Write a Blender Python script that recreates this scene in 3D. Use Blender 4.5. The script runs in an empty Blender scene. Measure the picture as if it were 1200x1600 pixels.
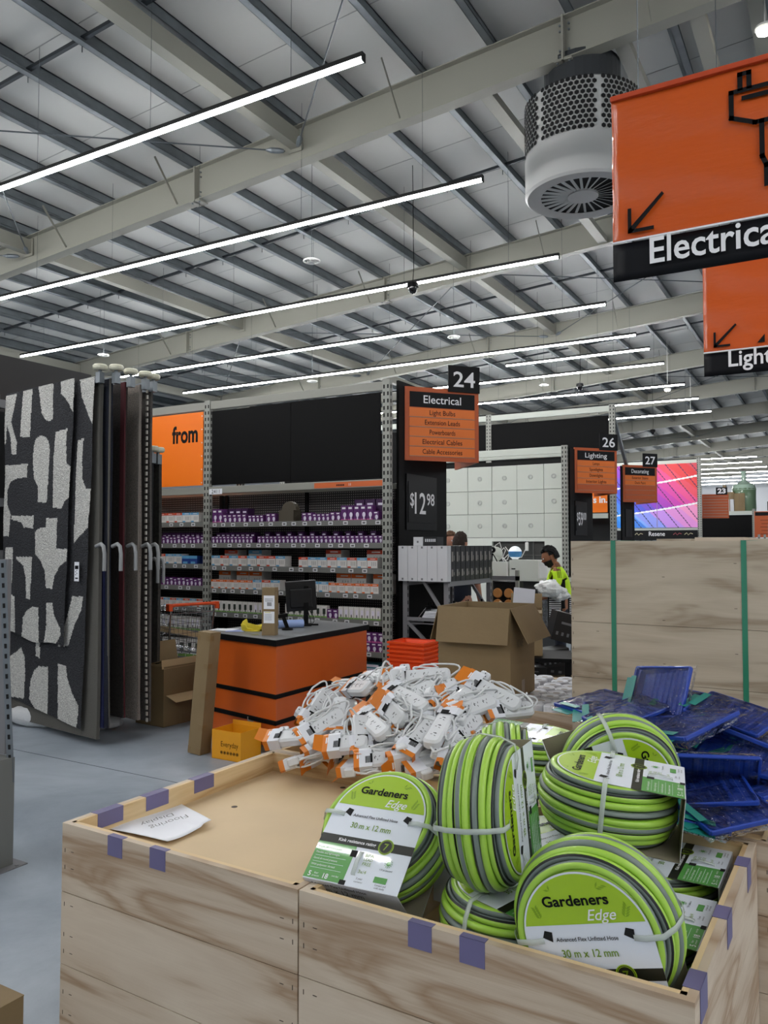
import bpy, math, random
from mathutils import Vector, Matrix, noise
random.seed(7)
PI = math.pi
S = bpy.context.scene
COL = S.collection

# ---------------------------------------------------------------- camera, world, exposure
FPX, HC, AZ = 1240.0, 1.65, math.radians(30)
PITCH = math.atan(50/1240)
cam_d = bpy.data.cameras.new('camera'); cam = bpy.data.objects.new('camera', cam_d); COL.objects.link(cam)
cam_d.sensor_fit = 'VERTICAL'; cam_d.sensor_height = 24; cam_d.lens = FPX*24/1600
cam_d.clip_start = .05; cam_d.clip_end = 300
cam.location = (0, 0, HC); cam.rotation_euler = (PI/2+PITCH, 0, AZ)
S.camera = cam
w = bpy.data.worlds.new('world'); S.world = w; w.use_nodes = True
w.node_tree.nodes['Background'].inputs[0].default_value = (.9, .95, 1, 1)
w.node_tree.nodes['Background'].inputs[1].default_value = .25
S.view_settings.view_transform = 'Standard'; S.view_settings.look = 'None'
S.view_settings.gamma = 1; S.view_settings.use_curve_mapping = False
S.view_settings.exposure = .85
LED_STRENGTH = 48.0
S.cycles.max_bounces = 7; S.cycles.diffuse_bounces = 4; S.cycles.glossy_bounces = 3
S.cycles.transparent_max_bounces = 12; S.cycles.sample_clamp_indirect = 6

_Fh = Vector((-math.sin(AZ), math.cos(AZ), 0)); CR = Vector((math.cos(AZ), math.sin(AZ), 0)); ZZ = Vector((0, 0, 1))
CF = _Fh*math.cos(PITCH)+ZZ*math.sin(PITCH); CU = ZZ*math.cos(PITCH)-_Fh*math.sin(PITCH)
CAM = Vector((0, 0, HC))
def ray(px, py): return (CR*(px-600)+CU*(800-py)+CF*FPX).normalized()
def W(px, py, x=None, y=None, z=None):
    """the point of a real plane (x, y or z constant) seen at a pixel of the photograph"""
    d = ray(px, py)
    if x is not None: t = x/d.x
    elif y is not None: t = y/d.y
    else: t = (z-HC)/d.z
    return CAM+d*t
def V(*a): return Vector(a)

# ---------------------------------------------------------------- materials
MATS = {}
def lin(c):
    if isinstance(c, str):
        c = [int(c[i:i+2], 16)/255 for i in (0, 2, 4)]
        c = [x/12.92 if x <= .04045 else ((x+.055)/1.055)**2.4 for x in c]
    return tuple(c)+(1,)
def mat(name, col, rough=.6, metal=0, emis=None, es=1, bump=0, bscale=30, var=0, vscale=5, stretch=(1, 1, 1), alpha=1, trans=0, coat=0, spec=.5):
    if name in MATS: return MATS[name]
    m = bpy.data.materials.new(name); m.use_nodes = True; MATS[name] = m
    N = m.node_tree.nodes; L = m.node_tree.links; b = N['Principled BSDF']
    b.inputs['Base Color'].default_value = lin(col); b.inputs['Roughness'].default_value = rough; b.inputs['Metallic'].default_value = metal
    b.inputs['Specular IOR Level'].default_value = spec
    if coat: b.inputs['Coat Weight'].default_value = coat
    if trans: b.inputs['Transmission Weight'].default_value = trans
    if alpha < 1: b.inputs['Alpha'].default_value = alpha
    if emis: b.inputs['Emission Color'].default_value = lin(emis); b.inputs['Emission Strength'].default_value = es
    if bump or var:
        tc = N.new('ShaderNodeTexCoord'); mp = N.new('ShaderNodeMapping'); mp.inputs['Scale'].default_value = stretch
        L.new(tc.outputs['Object'], mp.inputs['Vector'])
    if bump:
        n = N.new('ShaderNodeTexNoise'); n.inputs['Scale'].default_value = bscale; n.inputs['Detail'].default_value = 4
        bp = N.new('ShaderNodeBump'); bp.inputs['Strength'].default_value = bump; bp.inputs['Distance'].default_value = .02
        L.new(mp.outputs[0], n.inputs['Vector']); L.new(n.outputs['Fac'], bp.inputs['Height']); L.new(bp.outputs[0], b.inputs['Normal'])
    if var:
        n = N.new('ShaderNodeTexNoise'); n.inputs['Scale'].default_value = vscale; n.inputs['Detail'].default_value = 5
        r = N.new('ShaderNodeValToRGB'); c = lin(col)
        r.color_ramp.elements[0].position = .3; r.color_ramp.elements[1].position = .7
        r.color_ramp.elements[0].color = tuple(x*(1-var) for x in c[:3])+(1,); r.color_ramp.elements[1].color = tuple(min(1, x*(1+var)) for x in c[:3])+(1,)
        L.new(mp.outputs[0], n.inputs['Vector']); L.new(n.outputs['Fac'], r.inputs[0]); L.new(r.outputs[0], b.inputs['Base Color'])
    return m
def wood(name, pale, dark, zs=9, knots=True):
    """plywood / pine: long grain bands along the boards, stretched horizontally"""
    m = bpy.data.materials.new(name); m.use_nodes = True; MATS[name] = m
    N = m.node_tree.nodes; L = m.node_tree.links; b = N['Principled BSDF']; b.inputs['Roughness'].default_value = .62; b.inputs['Specular IOR Level'].default_value = .3
    tc = N.new('ShaderNodeTexCoord'); mp = N.new('ShaderNodeMapping'); mp.inputs['Scale'].default_value = (.9, .9, zs*.62)
    n1 = N.new('ShaderNodeTexNoise'); n1.inputs['Scale'].default_value = 1.3; n1.inputs['Detail'].default_value = 3; n1.inputs['Distortion'].default_value = .9
    mu = N.new('ShaderNodeMath'); mu.operation = 'MULTIPLY'; mu.inputs[1].default_value = 5.0
    fr = N.new('ShaderNodeMath'); fr.operation = 'PINGPONG'; fr.inputs[1].default_value = 1
    mp2 = N.new('ShaderNodeMapping'); mp2.inputs['Scale'].default_value = (3, 3, 90)
    n2 = N.new('ShaderNodeTexNoise'); n2.inputs['Scale'].default_value = 2; n2.inputs['Detail'].default_value = 5
    add = N.new('ShaderNodeMath'); add.operation = 'MULTIPLY_ADD'; add.inputs[1].default_value = .5
    r = N.new('ShaderNodeValToRGB'); e = r.color_ramp.elements
    e[0].position = .1; e[0].color = lin(dark); e[1].position = .95; e[1].color = lin(pale)
    k = e.new(.5); a, c = lin(dark), lin(pale); k.color = tuple(a[i]*.25+c[i]*.75 for i in range(3))+(1,)
    L.new(tc.outputs['Object'], mp.inputs[0]); L.new(tc.outputs['Object'], mp2.inputs[0]); L.new(mp.outputs[0], n1.inputs['Vector']); L.new(mp2.outputs[0], n2.inputs['Vector'])
    L.new(n1.outputs['Fac'], mu.inputs[0]); L.new(mu.outputs[0], fr.inputs[0]); L.new(n2.outputs['Fac'], add.inputs[0]); L.new(fr.outputs[0], add.inputs[2])
    sb = N.new('ShaderNodeMath'); sb.operation = 'MULTIPLY'; sb.inputs[1].default_value = .75
    L.new(add.outputs[0], sb.inputs[0]); L.new(sb.outputs[0], r.inputs[0]); L.new(r.outputs[0], b.inputs['Base Color'])
    bp = N.new('ShaderNodeBump'); bp.inputs['Strength'].default_value = .12; bp.inputs['Distance'].default_value = .004
    L.new(n2.outputs['Fac'], bp.inputs['Height']); L.new(bp.outputs[0], b.inputs['Normal'])
    return m
def dots(name, base, dot, pitch=.03, r=.3):
    """perforated metal: a regular grid of small holes in object x / z"""
    m = bpy.data.materials.new(name); m.use_nodes = True; MATS[name] = m
    N = m.node_tree.nodes; L = m.node_tree.links; b = N['Principled BSDF']; b.inputs['Roughness'].default_value = .5
    tc = N.new('ShaderNodeTexCoord'); sp = N.new('ShaderNodeSeparateXYZ'); L.new(tc.outputs['Object'], sp.inputs[0])
    outs = []
    for ax in ('X', 'Z'):
        a = N.new('ShaderNodeMath'); a.operation = 'DIVIDE'; a.inputs[1].default_value = pitch
        f = N.new('ShaderNodeMath'); f.operation = 'PINGPONG'; f.inputs[1].default_value = .5
        g = N.new('ShaderNodeMath'); g.operation = 'GREATER_THAN'; g.inputs[1].default_value = r
        L.new(sp.outputs[ax], a.inputs[0]); L.new(a.outputs[0], f.inputs[0]); L.new(f.outputs[0], g.inputs[0]); outs.append(g)
    mm = N.new('ShaderNodeMath'); mm.operation = 'MULTIPLY'; L.new(outs[0].outputs[0], mm.inputs[0]); L.new(outs[1].outputs[0], mm.inputs[1])
    mx = N.new('ShaderNodeMix'); mx.data_type = 'RGBA'; mx.inputs[6].default_value = lin(base); mx.inputs[7].default_value = lin(dot)
    L.new(mm.outputs[0], mx.inputs[0]); L.new(mx.outputs[2], b.inputs['Base Color'])
    return m
PLY = wood('plywood', 'cbbca8', '987c60')
PLYG = wood('weathered_plywood', 'bdb19e', '8f7f6b')
PINE = wood('pine', 'd6bd93', 'ad8a5c', 14)
STEEL = mat('painted_steel', '8d8c82', .5)
GALV = mat('galvanised_steel', '7a8085', .42, .55, var=.15, vscale=3)
GREY = mat('grey_rack_paint', '77777a', .5)
RACK = mat('rack_grey', '8c8c84', .5)
WHITE = mat('white_paint', 'dcdcd8', .5)
BLACK = mat('black_paint', '050506', .6, spec=.15)
CHAR = mat('charcoal_board', '060607', .6, spec=.12)
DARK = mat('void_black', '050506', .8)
ORANGE = mat('sign_orange', 'd05f16', .45)
ORANGEF = mat('frame_orange', 'b5511c', .5)
BRIGHT = mat('poster_orange', 'fb7a00', .5)
INK = mat('black_ink', '08080b', .5, spec=.2)
TXT = mat('white_lettering', 'e8e8ea', .5)
CARD = mat('cardboard', '806c4c', .75, var=.06, vscale=4, bump=.05, bscale=60)
CARDI = mat('cardboard_inside', 'b49b74', .75)
CTAPE = mat('parcel_tape', '7a6442', .3)
PAPER = mat('white_paper', 'e6e8ee', .6)
RUBBER = mat('black_rubber', '111111', .6)
CHROME = mat('chrome_wire', 'b0b2b5', .25, .9)
# ---------------------------------------------------------------- mesh builder
class G:
    def __init__(s): s.v = []; s.f = []; s.m = []
    def add(s, vs, fs, m=0, M=None):
        b = len(s.v)
        s.v += [tuple(M @ Vector(p)) for p in vs] if M is not None else [tuple(p) for p in vs]
        for f in fs: s.f.append(tuple(b+i for i in f)); s.m.append(m)
        return s
    def box(s, x0, x1, y0, y1, z0, z1, m=0, M=None):
        vs = [(x, y, z) for z in (z0, z1) for y in (y0, y1) for x in (x0, x1)]
        return s.add(vs, [(0, 2, 3, 1), (4, 5, 7, 6), (0, 1, 5, 4), (2, 6, 7, 3), (0, 4, 6, 2), (1, 3, 7, 5)], m, M)
    def cbox(s, c, d, m=0, M=None):
        return s.box(c[0]-d[0]/2, c[0]+d[0]/2, c[1]-d[1]/2, c[1]+d[1]/2, c[2]-d[2]/2, c[2]+d[2]/2, m, M)
    def prism(s, pts, z0, z1, m=0, M=None):
        n = len(pts); vs = [(p[0], p[1], z0) for p in pts]+[(p[0], p[1], z1) for p in pts]
        fs = [tuple(range(n-1, -1, -1)), tuple(range(n, 2*n))]+[(i, (i+1) % n, n+(i+1) % n, n+i) for i in range(n)]
        return s.add(vs, fs, m, M)
    def quad(s, a, b, c, d, m=0, M=None): return s.add([a, b, c, d], [(0, 1, 2, 3)], m, M)
    def tube(s, pts, r, n=8, m=0, closed=False, M=None, caps=True):
        pts = [Vector(p) for p in pts]; k = len(pts); vs = []; fs = []
        up = None
        for i, p in enumerate(pts):
            a = pts[(i-1) % k] if closed or i > 0 else p; b = pts[(i+1) % k] if closed or i < k-1 else p
            t = (b-a).normalized()
            if up is None: up = Vector((0, 0, 1)) if abs(t.z) < .9 else Vector((1, 0, 0))
            e = (up-t*up.dot(t)).normalized(); up = e; g = t.cross(e)
            rr = r[i] if isinstance(r, (list, tuple)) else r
            vs += [p+(e*math.cos(2*PI*j/n)+g*math.sin(2*PI*j/n))*rr for j in range(n)]
        for i in range(k if closed else k-1):
            q = (i+1) % k
            fs += [(i*n+j, i*n+(j+1) % n, q*n+(j+1) % n, q*n+j) for j in range(n)]
        if caps and not closed: fs += [tuple(range(n-1, -1, -1)), tuple((k-1)*n+j for j in range(n))]
        return s.add(vs, fs, m, M)
    def cyl(s, a, b, r, n=16, m=0, M=None, r2=None): return s.tube([a, b], [r, r if r2 is None else r2], n, m, M=M)
    def bar(s, a, b, wd, ht, m=0, up=(0, 0, 1)):
        a, b = Vector(a), Vector(b); t = (b-a); L_ = t.length; t.normalize(); up = Vector(up)
        sd = t.cross(up).normalized(); u = sd.cross(t)
        M = Matrix((sd, t, u)).transposed().to_4x4(); M.translation = a
        return s.box(-wd/2, wd/2, 0, L_, -ht/2, ht/2, m, M)
    def lathe(s, prof, n=24, m=0, M=None, cap=True):
        vs = []; k = len(prof)
        for r, z in prof: vs += [(r*math.cos(2*PI*j/n), r*math.sin(2*PI*j/n), z) for j in range(n)]
        fs = [(i*n+j, i*n+(j+1) % n, (i+1)*n+(j+1) % n, (i+1)*n+j) for i in range(k-1) for j in range(n)]
        if cap: fs += [tuple(range(n-1, -1, -1)), tuple((k-1)*n+j for j in range(n))]
        return s.add(vs, fs, m, M)
    def grid(s, fn, nu, nv, m=0, M=None, mf=None, skip=None):
        vs = [fn(i/nu, j/nv) for j in range(nv+1) for i in range(nu+1)]; b = len(s.v)
        s.v += [tuple(M @ Vector(p)) for p in vs] if M is not None else [tuple(p) for p in vs]
        for j in range(nv):
            for i in range(nu):
                u, v = (i+.5)/nu, (j+.5)/nv
                if skip and skip(u, v): continue
                s.f.append((b+j*(nu+1)+i, b+j*(nu+1)+i+1, b+(j+1)*(nu+1)+i+1, b+(j+1)*(nu+1)+i)); s.m.append(mf(u, v) if mf else m)
        return s
    def ball(s, c, r, n=12, m=0, sc=(1, 1, 1), M=None):
        h = max(4, n//2); vs = []; fs = []
        for i in range(h+1):
            a = PI*i/h
            vs += [(c[0]+r*sc[0]*math.sin(a)*math.cos(2*PI*j/n), c[1]+r*sc[1]*math.sin(a)*math.sin(2*PI*j/n), c[2]+r*sc[2]*math.cos(a)) for j in range(n)]
        fs = [(i*n+j, (i+1)*n+j, (i+1)*n+(j+1) % n, i*n+(j+1) % n) for i in range(h) for j in range(n)]
        return s.add(vs, fs, m, M)
    def build(s, name, mats, parent=None, smooth=False, bevel=0, solid=0):
        me = bpy.data.meshes.new(name); me.from_pydata(s.v, [], s.f)
        if not isinstance(mats, (list, tuple)): mats = [mats]
        for q in mats: me.materials.append(q)
        me.polygons.foreach_set('material_index', s.m); me.validate(clean_customdata=False)
        if smooth: me.polygons.foreach_set('use_smooth', [True]*len(me.polygons))
        me.update(); o = bpy.data.objects.new(name, me); COL.objects.link(o)
        if parent is not None: o.parent = parent
        if bevel:
            b = o.modifiers.new('bevel', 'BEVEL'); b.width = bevel; b.segments = 2; b.limit_method = 'ANGLE'
        if solid:
            b = o.modifiers.new('solid', 'SOLIDIFY'); b.thickness = solid; b.offset = 0
        if smooth and bevel == 0:
            me.set_sharp_from_angle(angle=math.radians(40))
        return o
def rbox(g, x0, x1, y0, y1, z0, z1, r, m=0, M=None, seg=4):
    """box with rounded vertical edges and small top/bottom chamfer"""
    pts = []
    for cx, cy, a0 in ((x1-r, y1-r, 0), (x0+r, y1-r, 90), (x0+r, y0+r, 180), (x1-r, y0+r, 270)):
        for k in range(seg+1):
            a = math.radians(a0+90*k/seg); pts.append((cx+r*math.cos(a), cy+r*math.sin(a), math.cos(a), math.sin(a)))
    c = min(r*.35, (z1-z0)*.3); n = len(pts); vs = []
    for ins, z in ((c, z0), (0, z0+c), (0, z1-c), (c, z1)): vs += [(p[0]-p[2]*ins, p[1]-p[3]*ins, z) for p in pts]
    fs = [tuple(range(n-1, -1, -1)), tuple(3*n+i for i in range(n))]+[(k*n+i, k*n+(i+1) % n, (k+1)*n+(i+1) % n, (k+1)*n+i) for k in range(3) for i in range(n)]
    return g.add(vs, fs, m, M)
def frame(o, right, up):
    right = Vector(right).normalized(); up = Vector(up); up = (up-right*up.dot(right)).normalized(); n = right.cross(up)
    M = Matrix((right, up, n)).transposed().to_4x4(); M.translation = Vector(o); return M
def thing(name, label, cat, loc=(0, 0, 0), rz=0, group=None, M=None):
    o = bpy.data.objects.new(name, None); COL.objects.link(o); o.empty_display_size = .1
    if M is not None: o.matrix_world = M
    else: o.location = loc; o.rotation_euler = (0, 0, rz)
    o['label'] = label; o['category'] = cat
    if group: o['group'] = group
    return o
def tag(o, label, cat, group=None):
    o['label'] = label; o['category'] = cat
    if group: o['group'] = group
    return o
def struct(o): o['kind'] = 'structure'; return o
KIDS = {}
def dup(o, parent=None, M=None, label=None, group=None):
    c = o.copy(); COL.objects.link(c); c.parent = parent
    for ch in [x for x in o.children]: dup(ch, c)
    if M is not None: c.matrix_world = M
    if label: c['label'] = label
    if group: c['group'] = group
    return c
_tc = {}
def nth(n):
    w_ = ['first', 'second', 'third', 'fourth', 'fifth', 'sixth', 'seventh', 'eighth', 'ninth', 'tenth']
    return w_[n-1] if n <= 10 else '%d%s' % (n, 'th' if 10 < n % 100 < 14 else {1: 'st', 2: 'nd', 3: 'rd'}.get(n % 10, 'th'))
def txt(s, h, m, parent, M, width=None, bold=0, shear=0, depth=.0012, align='CENTER', name='lettering', spacing=1.0):
    """lettering: cap height h, baseline through M's origin, optional exact width"""
    key = (s, bold, shear, spacing)
    if key not in _tc:
        cu = bpy.data.curves.new('t', 'FONT'); cu.body = s; cu.size = 1; cu.offset = bold; cu.shear = shear; cu.resolution_u = 3; cu.space_character = spacing
        to = bpy.data.objects.new('t', cu); COL.objects.link(to); bpy.context.view_layer.update()
        dg = bpy.context.evaluated_depsgraph_get(); me = bpy.data.meshes.new_from_object(to.evaluated_get(dg))
        bpy.data.objects.remove(to)
        _tc[key] = ([v.co.copy() for v in me.vertices], [tuple(p.vertices) for p in me.polygons])
    vs, fs = _tc[key]
    x0, x1 = min(v.x for v in vs), max(v.x for v in vs); sy = h/.70
    sx = sy if width is None else width/(x1-x0)
    ox = {'CENTER': (x0+x1)/2, 'LEFT': x0, 'RIGHT': x1}[align]
    g = G(); g.add([((v.x-ox)*sx, v.y*sy, depth) for v in vs], fs, 0, M)
    return g.build(name, m, parent)
# ================================================================ THE BUILDING
def concrete():
    m = bpy.data.materials.new('polished_concrete'); m.use_nodes = True
    N = m.node_tree.nodes; L = m.node_tree.links; b = N['Principled BSDF']; b.inputs['Roughness'].default_value = .33; b.inputs['Specular IOR Level'].default_value = .45
    tc = N.new('ShaderNodeTexCoord'); n1 = N.new('ShaderNodeTexNoise'); n1.inputs['Scale'].default_value = .9; n1.inputs['Detail'].default_value = 8; n1.inputs['Roughness'].default_value = .65; n1.inputs['Distortion'].default_value = .6
    r = N.new('ShaderNodeValToRGB'); e = r.color_ramp.elements; e[0].position = .3; e[0].color = lin('7b858f'); e[1].position = .72; e[1].color = lin('a6afb8')
    L.new(tc.outputs['Object'], n1.inputs['Vector']); L.new(n1.outputs['Fac'], r.inputs[0]); L.new(r.outputs[0], b.inputs['Base Color'])
    n2 = N.new('ShaderNodeTexNoise'); n2.inputs['Scale'].default_value = 3; n2.inputs['Detail'].default_value = 6
    r2 = N.new('ShaderNodeMapRange'); r2.inputs[3].default_value = .25; r2.inputs[4].default_value = .5
    L.new(tc.outputs['Object'], n2.inputs['Vector']); L.new(n2.outputs['Fac'], r2.inputs[0]); L.new(r2.outputs[0], b.inputs['Roughness'])
    return m
CONC = concrete(); JOINT = mat('floor_joint', '4c5157', .8)
g = G(); g.box(-32, 16, -12, 76, -.2, 0)
struct(g.build('floor', CONC))
g = G()
for y in (4.1, 10.1, 16.1, 22.1): g.box(-31, 15, y-.004, y+.004, 0, .0008)
for x in (-7.1, -.2): g.box(x-.004, x+.004, -11, 74, 0, .0008)
struct(g.build('trim_1', JOINT))
SL = .0725
def rz_(x): return 8.12+SL*x             # underside of the portal rafters
RT = .58
LIN = mat('roof_lining', 'c2c2bf', .7, bump=.25, bscale=2.2)
g = G(); t = .25
g.add([(-32, -12, rz_(-32)+RT+t), (16, -12, rz_(16)+RT+t), (16, 76, rz_(16)+RT+t), (-32, 76, rz_(-32)+RT+t),
       (-32, -12, rz_(-32)+RT+t+.1), (16, -12, rz_(16)+RT+t+.1), (16, 76, rz_(16)+RT+t+.1), (-32, 76, rz_(-32)+RT+t+.1)],
      [(0, 3, 2, 1), (4, 5, 6, 7), (0, 1, 5, 4), (1, 2, 6, 5), (2, 3, 7, 6), (3, 0, 4, 7)])
struct(g.build('ceiling', LIN))
SEAM = mat('lining_seam', '9a9b9a', .7)
g = G()
for k in range(46):
    y = -10+k*1.85
    a, b = (-31.5, y, rz_(-31.5)+RT+t-.004), (15.5, y, rz_(15.5)+RT+t-.004)
    g.bar(a, b, .012, .004)
struct(g.build('trim_2', SEAM))
WALLW = mat('far_wall', 'c9cdd2', .7)
for nm, b in (('wall_back', (-32, 16, 74, 74.2)), ('wall_left', (-32.2, -32, -12, 74.2)), ('wall_right', (16, 16.2, -12, 74.2)), ('wall_front', (-32, 16, -12.2, -12))):
    g = G(); g.box(b[0], b[1], b[2], b[3], 0, 9.9); struct(g.build(nm, WALLW))
# portal rafters
n_trim = 3
RY = [9.9+6.4*k for k in range(-3, 11)]
def SX(x, y, dz=0): return V(x, y, rz_(x)+dz)
for ry in RY:
    g = G(); x0, x1 = -31.9, 15.9
    def pl(dy, z0, z1):
        vs = []
        for x in (x0, x1):
            for y in (ry-dy, ry+dy):
                for z in (z0, z1): vs.append((x, y, rz_(x)+z))
        g.add(vs, [(0, 1, 3, 2), (4, 6, 7, 5), (0, 4, 5, 1), (2, 3, 7, 6), (0, 2, 6, 4), (1, 5, 7, 3)])
    pl(.1, 0, .016); pl(.1, RT-.016, RT); pl(.006, .016, RT-.016)
    struct(g.build('trim_%d' % n_trim, STEEL)); n_trim += 1
    # splice plates with bolts and fly braces
    g = G()
    for x in (-9.35, -3.0, -15.7):
        g.box(x-.014, x+.014, ry-.12, ry+.12, rz_(x)-.02, rz_(x)+RT)
        g.box(x-.12, x+.12, ry-.1, ry+.1, rz_(x)-.02, rz_(x))
        for zz in (.08, .16, .42, .5):
            for sx in (-.06, .06): g.cyl((x+sx, ry-.03, rz_(x)+zz), (x+sx, ry-.006, rz_(x)+zz), .014, 6, 1)
        for sx in (-.08, .08): g.cyl((x+sx, ry-.06, rz_(x)-.035), (x+sx, ry-.06, rz_(x)-.02), .016, 6, 1)
    for x in (-9.75, -16.3, -5.4, -12.6, -1.9):
        for sy in (-1, 1): g.bar(SX(x, ry+sy*.09, .05), SX(x, ry+sy*.62, RT+.08), .045, .006, up=(1, 0, 0))
    struct(g.build('trim_%d' % n_trim, [STEEL, GALV])); n_trim += 1
PURL = mat('purlin_steel', '6b7276', .5, .3, var=.15, vscale=3)
# purlins: cold-formed zeds on top of the rafters, running away from the camera
PX = [-31.1+1.09*k for k in range(0, 44)]
off = -10.58-PX[min(range(len(PX)), key=lambda i: abs(PX[i]+10.58))]
PX = [x+off for x in PX]
for x in PX:
    g = G(); z = rz_(x)+RT
    for a, b, c, d, m_ in ((-.004, .004, 0, .25, 0), (-.004, .1, 0, .006, 1), (.094, .1, 0, .03, 0), (-.11, .004, .23, .25, 0), (-.014, .014, .09, .15, 0)):
        g.box(x+a, x+b, -11.9, 73.9, z+c, z+d, m_)
    struct(g.build('trim_%d' % n_trim, [PURL, GALV])); n_trim += 1
# bridging rows at mid bay
for ry in RY[:-1]:
    g = G(); y = ry+3.2
    for x in PX[:-1]:
        g.bar(SX(x+.03, y, RT+.07), SX(x+1.06, y, RT+.07), .05, .05)
        g.cyl(SX(x, y+.03, RT-.08), SX(x, y+.03, RT+.02), .006, 5)
    struct(g.build('trim_%d' % n_trim, mat('bridging_steel', '3c4146', .45, .5))); n_trim += 1
# longitudinal hollow beams between rafters, with cross-bracing rods
BX = [-20.3, -13.8, -7.3, -.8, 5.7]
for x in BX:
    for i, ry in enumerate(RY[:-1]):
        g = G(); z = RT-.17
        g.box(x-.085, x+.085, ry+.03, RY[i+1]-.03, rz_(x)+z-.16, rz_(x)+z+.1)
        for yy in (ry+.02, RY[i+1]-.04): g.box(x-.13, x+.13, yy, yy+.02, rz_(x)+.2, rz_(x)+.54)
        struct(g.build('trim_%d' % n_trim, STEEL)); n_trim += 1
ROD = mat('brace_rod', '5d6266', .4, .6)
for i, ry in enumerate(RY[:-1]):
    if i % 2: continue
    g = G()
    for k in range(len(BX)-1):
        xa, xb = BX[k]+.12, BX[k+1]-.12; ya, yb = ry+.14, RY[i+1]-.14; dz = .2
        for p, q in ((SX(xa, ya, dz), SX(xb, yb, dz)), (SX(xa, yb, dz), SX(xb, ya, dz))):
            g.cyl(p, q, .012, 6)
            d = (q-p).normalized()
            for e, s_ in ((p, d), (q, -d)):
                g.tube([e+s_*.02, e+s_*.1, e+s_*.22, e+s_*.3], [.03, .045, .045, .015], 8, 1)
    struct(g.build('trim_%d' % n_trim, [ROD, GALV])); n_trim += 1

# ================================================================ LIGHTS AND ROOF FITTINGS
LEDM = mat('led_diffuser', 'ffffff', .5, emis='ffffff', es=LED_STRENGTH)
HOUS = mat('light_housing', '0b0b0c', .5)
def led(x0, x1, y, z=6.55, label='', group='linear lights under the roof'):
    r = thing('linear_light', label, 'light', ((x0+x1)/2, y, z), 0, group); L_ = (x1-x0)/2
    g = G(); g.box(-L_, L_, -.033, .033, .0, .05)
    for e in (-L_-.012, L_): g.box(e, e+.012, -.033, .033, -.045, .05)
    g.build('housing', HOUS, r)
    g = G(); g.box(-L_+.01, L_-.01, -.024, .024, -.032, -.001); g.build('diffuser', LEDM, r)
    k = int(2*L_/2.18)
    for i in range(k+1):
        xx = -L_+.9+i*(2*L_-1.8)/max(k, 1); gx = xx+(x0+x1)/2
        G().cyl((xx, 0, .05), (xx, 0, rz_(gx)+RT+.26-z), .0035, 4).build('hanging_wire', ROD, r)
    return r
ends = {28.22: 'light', 0: ''}
LY = [6.66, 9.72, 13.03, 16.13, 18.87, 20.39, 22.24, 25.49, 28.2, 31.19]
WHERE = ['nearest long linear light, top left, in front of the first rafter', 'second long linear light, running just below the first rafter', 'third long linear light, passing just above the black rug wall and a dome camera',
         'fourth long linear light from the front', 'fifth linear light, its left part passing behind the small disc sensor', 'short linear light starting behind the 24 sign',
         'linear light whose end sits just right of the short one behind the 24 sign', 'linear light crossing above the white display bay roof line', 'ninth linear light, starting by the tall rack upright near sign 26', 'tenth linear light, just above the tall rack upright near sign 26']
XL = [-18.4, -18.4, -18.45, -18.4, -18.4, -7.9, -18.4, -18.4, -18.4, -18.4]
for i, y in enumerate(LY): led(XL[i], -4.09, y, label=WHERE[i])
for i, y in enumerate((48.7, 51.9, 55.4, 58.9, 62.4, 65.9, 69.6)):
    led(-14, -4.05 if y < 57 else -1.5, y, label='bright linear light near the back wall, %s from the top of the far cluster' % nth(i+1), group='far cluster of linear lights')
for i, y in enumerate((3.55, .45, -2.6, -5.7)): led(-18.4, -4.09, y, label='linear light out of frame over the foreground, %s row before the nearest visible one' % nth(i+1), group='linear lights out of frame')
for i, y in enumerate((-5.7, -2.6, .45, 3.55, 9.7, 16.1, 22.2, 31.2)): led(1.6, 14, y, label='linear light out of frame over the right-hand aisles, %s from the entrance' % nth(i+1), group='linear lights out of frame on the right')
# high-bay lamps
for (px, py, z, lb) in ((1195, 45, 8.0, 'small bright round lamp glaring above the large orange banner'), (1043, 608, 6.9, 'small glowing spot lamp in front of far rafters'), (1079, 642, 6.9, 'smaller glowing spot lamp further back')):
    p = W(px, py, z=z); r = thing('spot_lamp', lb, 'lamp', p)
    g = G(); g.lathe([(.11, .03), (.12, .0), (.12, .0), (.1, -.02)], 20); g.cyl((0, 0, .03), (0, 0, rz_(p.x)+RT+.26-p.z), .01, 6); g.build('housing', WHITE, r)
    g = G(); g.lathe([(.095, -.022), (.09, -.05), (.05, -.07), (.01, -.075)], 20); g.build('lens', mat('lamp_lens', 'ffffff', emis='fff6e6', es=40), r)
# disc sensors and dome cameras
for (px, py, z, lb) in ((487, 408, 6.3, 'white ring-shaped disc hanging below the second light'), (162, 555, 6.3, 'white ring-shaped disc hanging above the hanging rugs'), (709, 527, 6.3, 'white disc hanging in front of the second rafter, above the 24 sign'),
                        (850, 602, 6.3, 'white disc hanging left of a black dome camera'), (488, 596, 5.9, 'white disc low above the black header boards')):
    p = W(px, py, z=z); r = thing('ceiling_sensor', lb, 'sensor', p)
    g = G(); g.tube([(.13*math.cos(a), .13*math.sin(a), 0) for a in [k*PI/12 for k in range(24)]], .014, 6, closed=True)
    g.tube([(.075*math.cos(a), .075*math.sin(a), -.01) for a in [k*PI/10 for k in range(20)]], .01, 6, closed=True)
    for k in range(6): g.cyl((0, 0, -.01), (.13*math.cos(k*PI/3), .13*math.sin(k*PI/3), 0), .006, 5)
    g.lathe([(.045, -.03), (.05, -.01), (.04, .03)], 14); g.build('disc', WHITE, r)
    g = G(); g.cyl((0, 0, .03), (0, 0, rz_(p.x)+RT+.26-p.z), .004, 5); g.build('cord', ROD, r)
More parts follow.
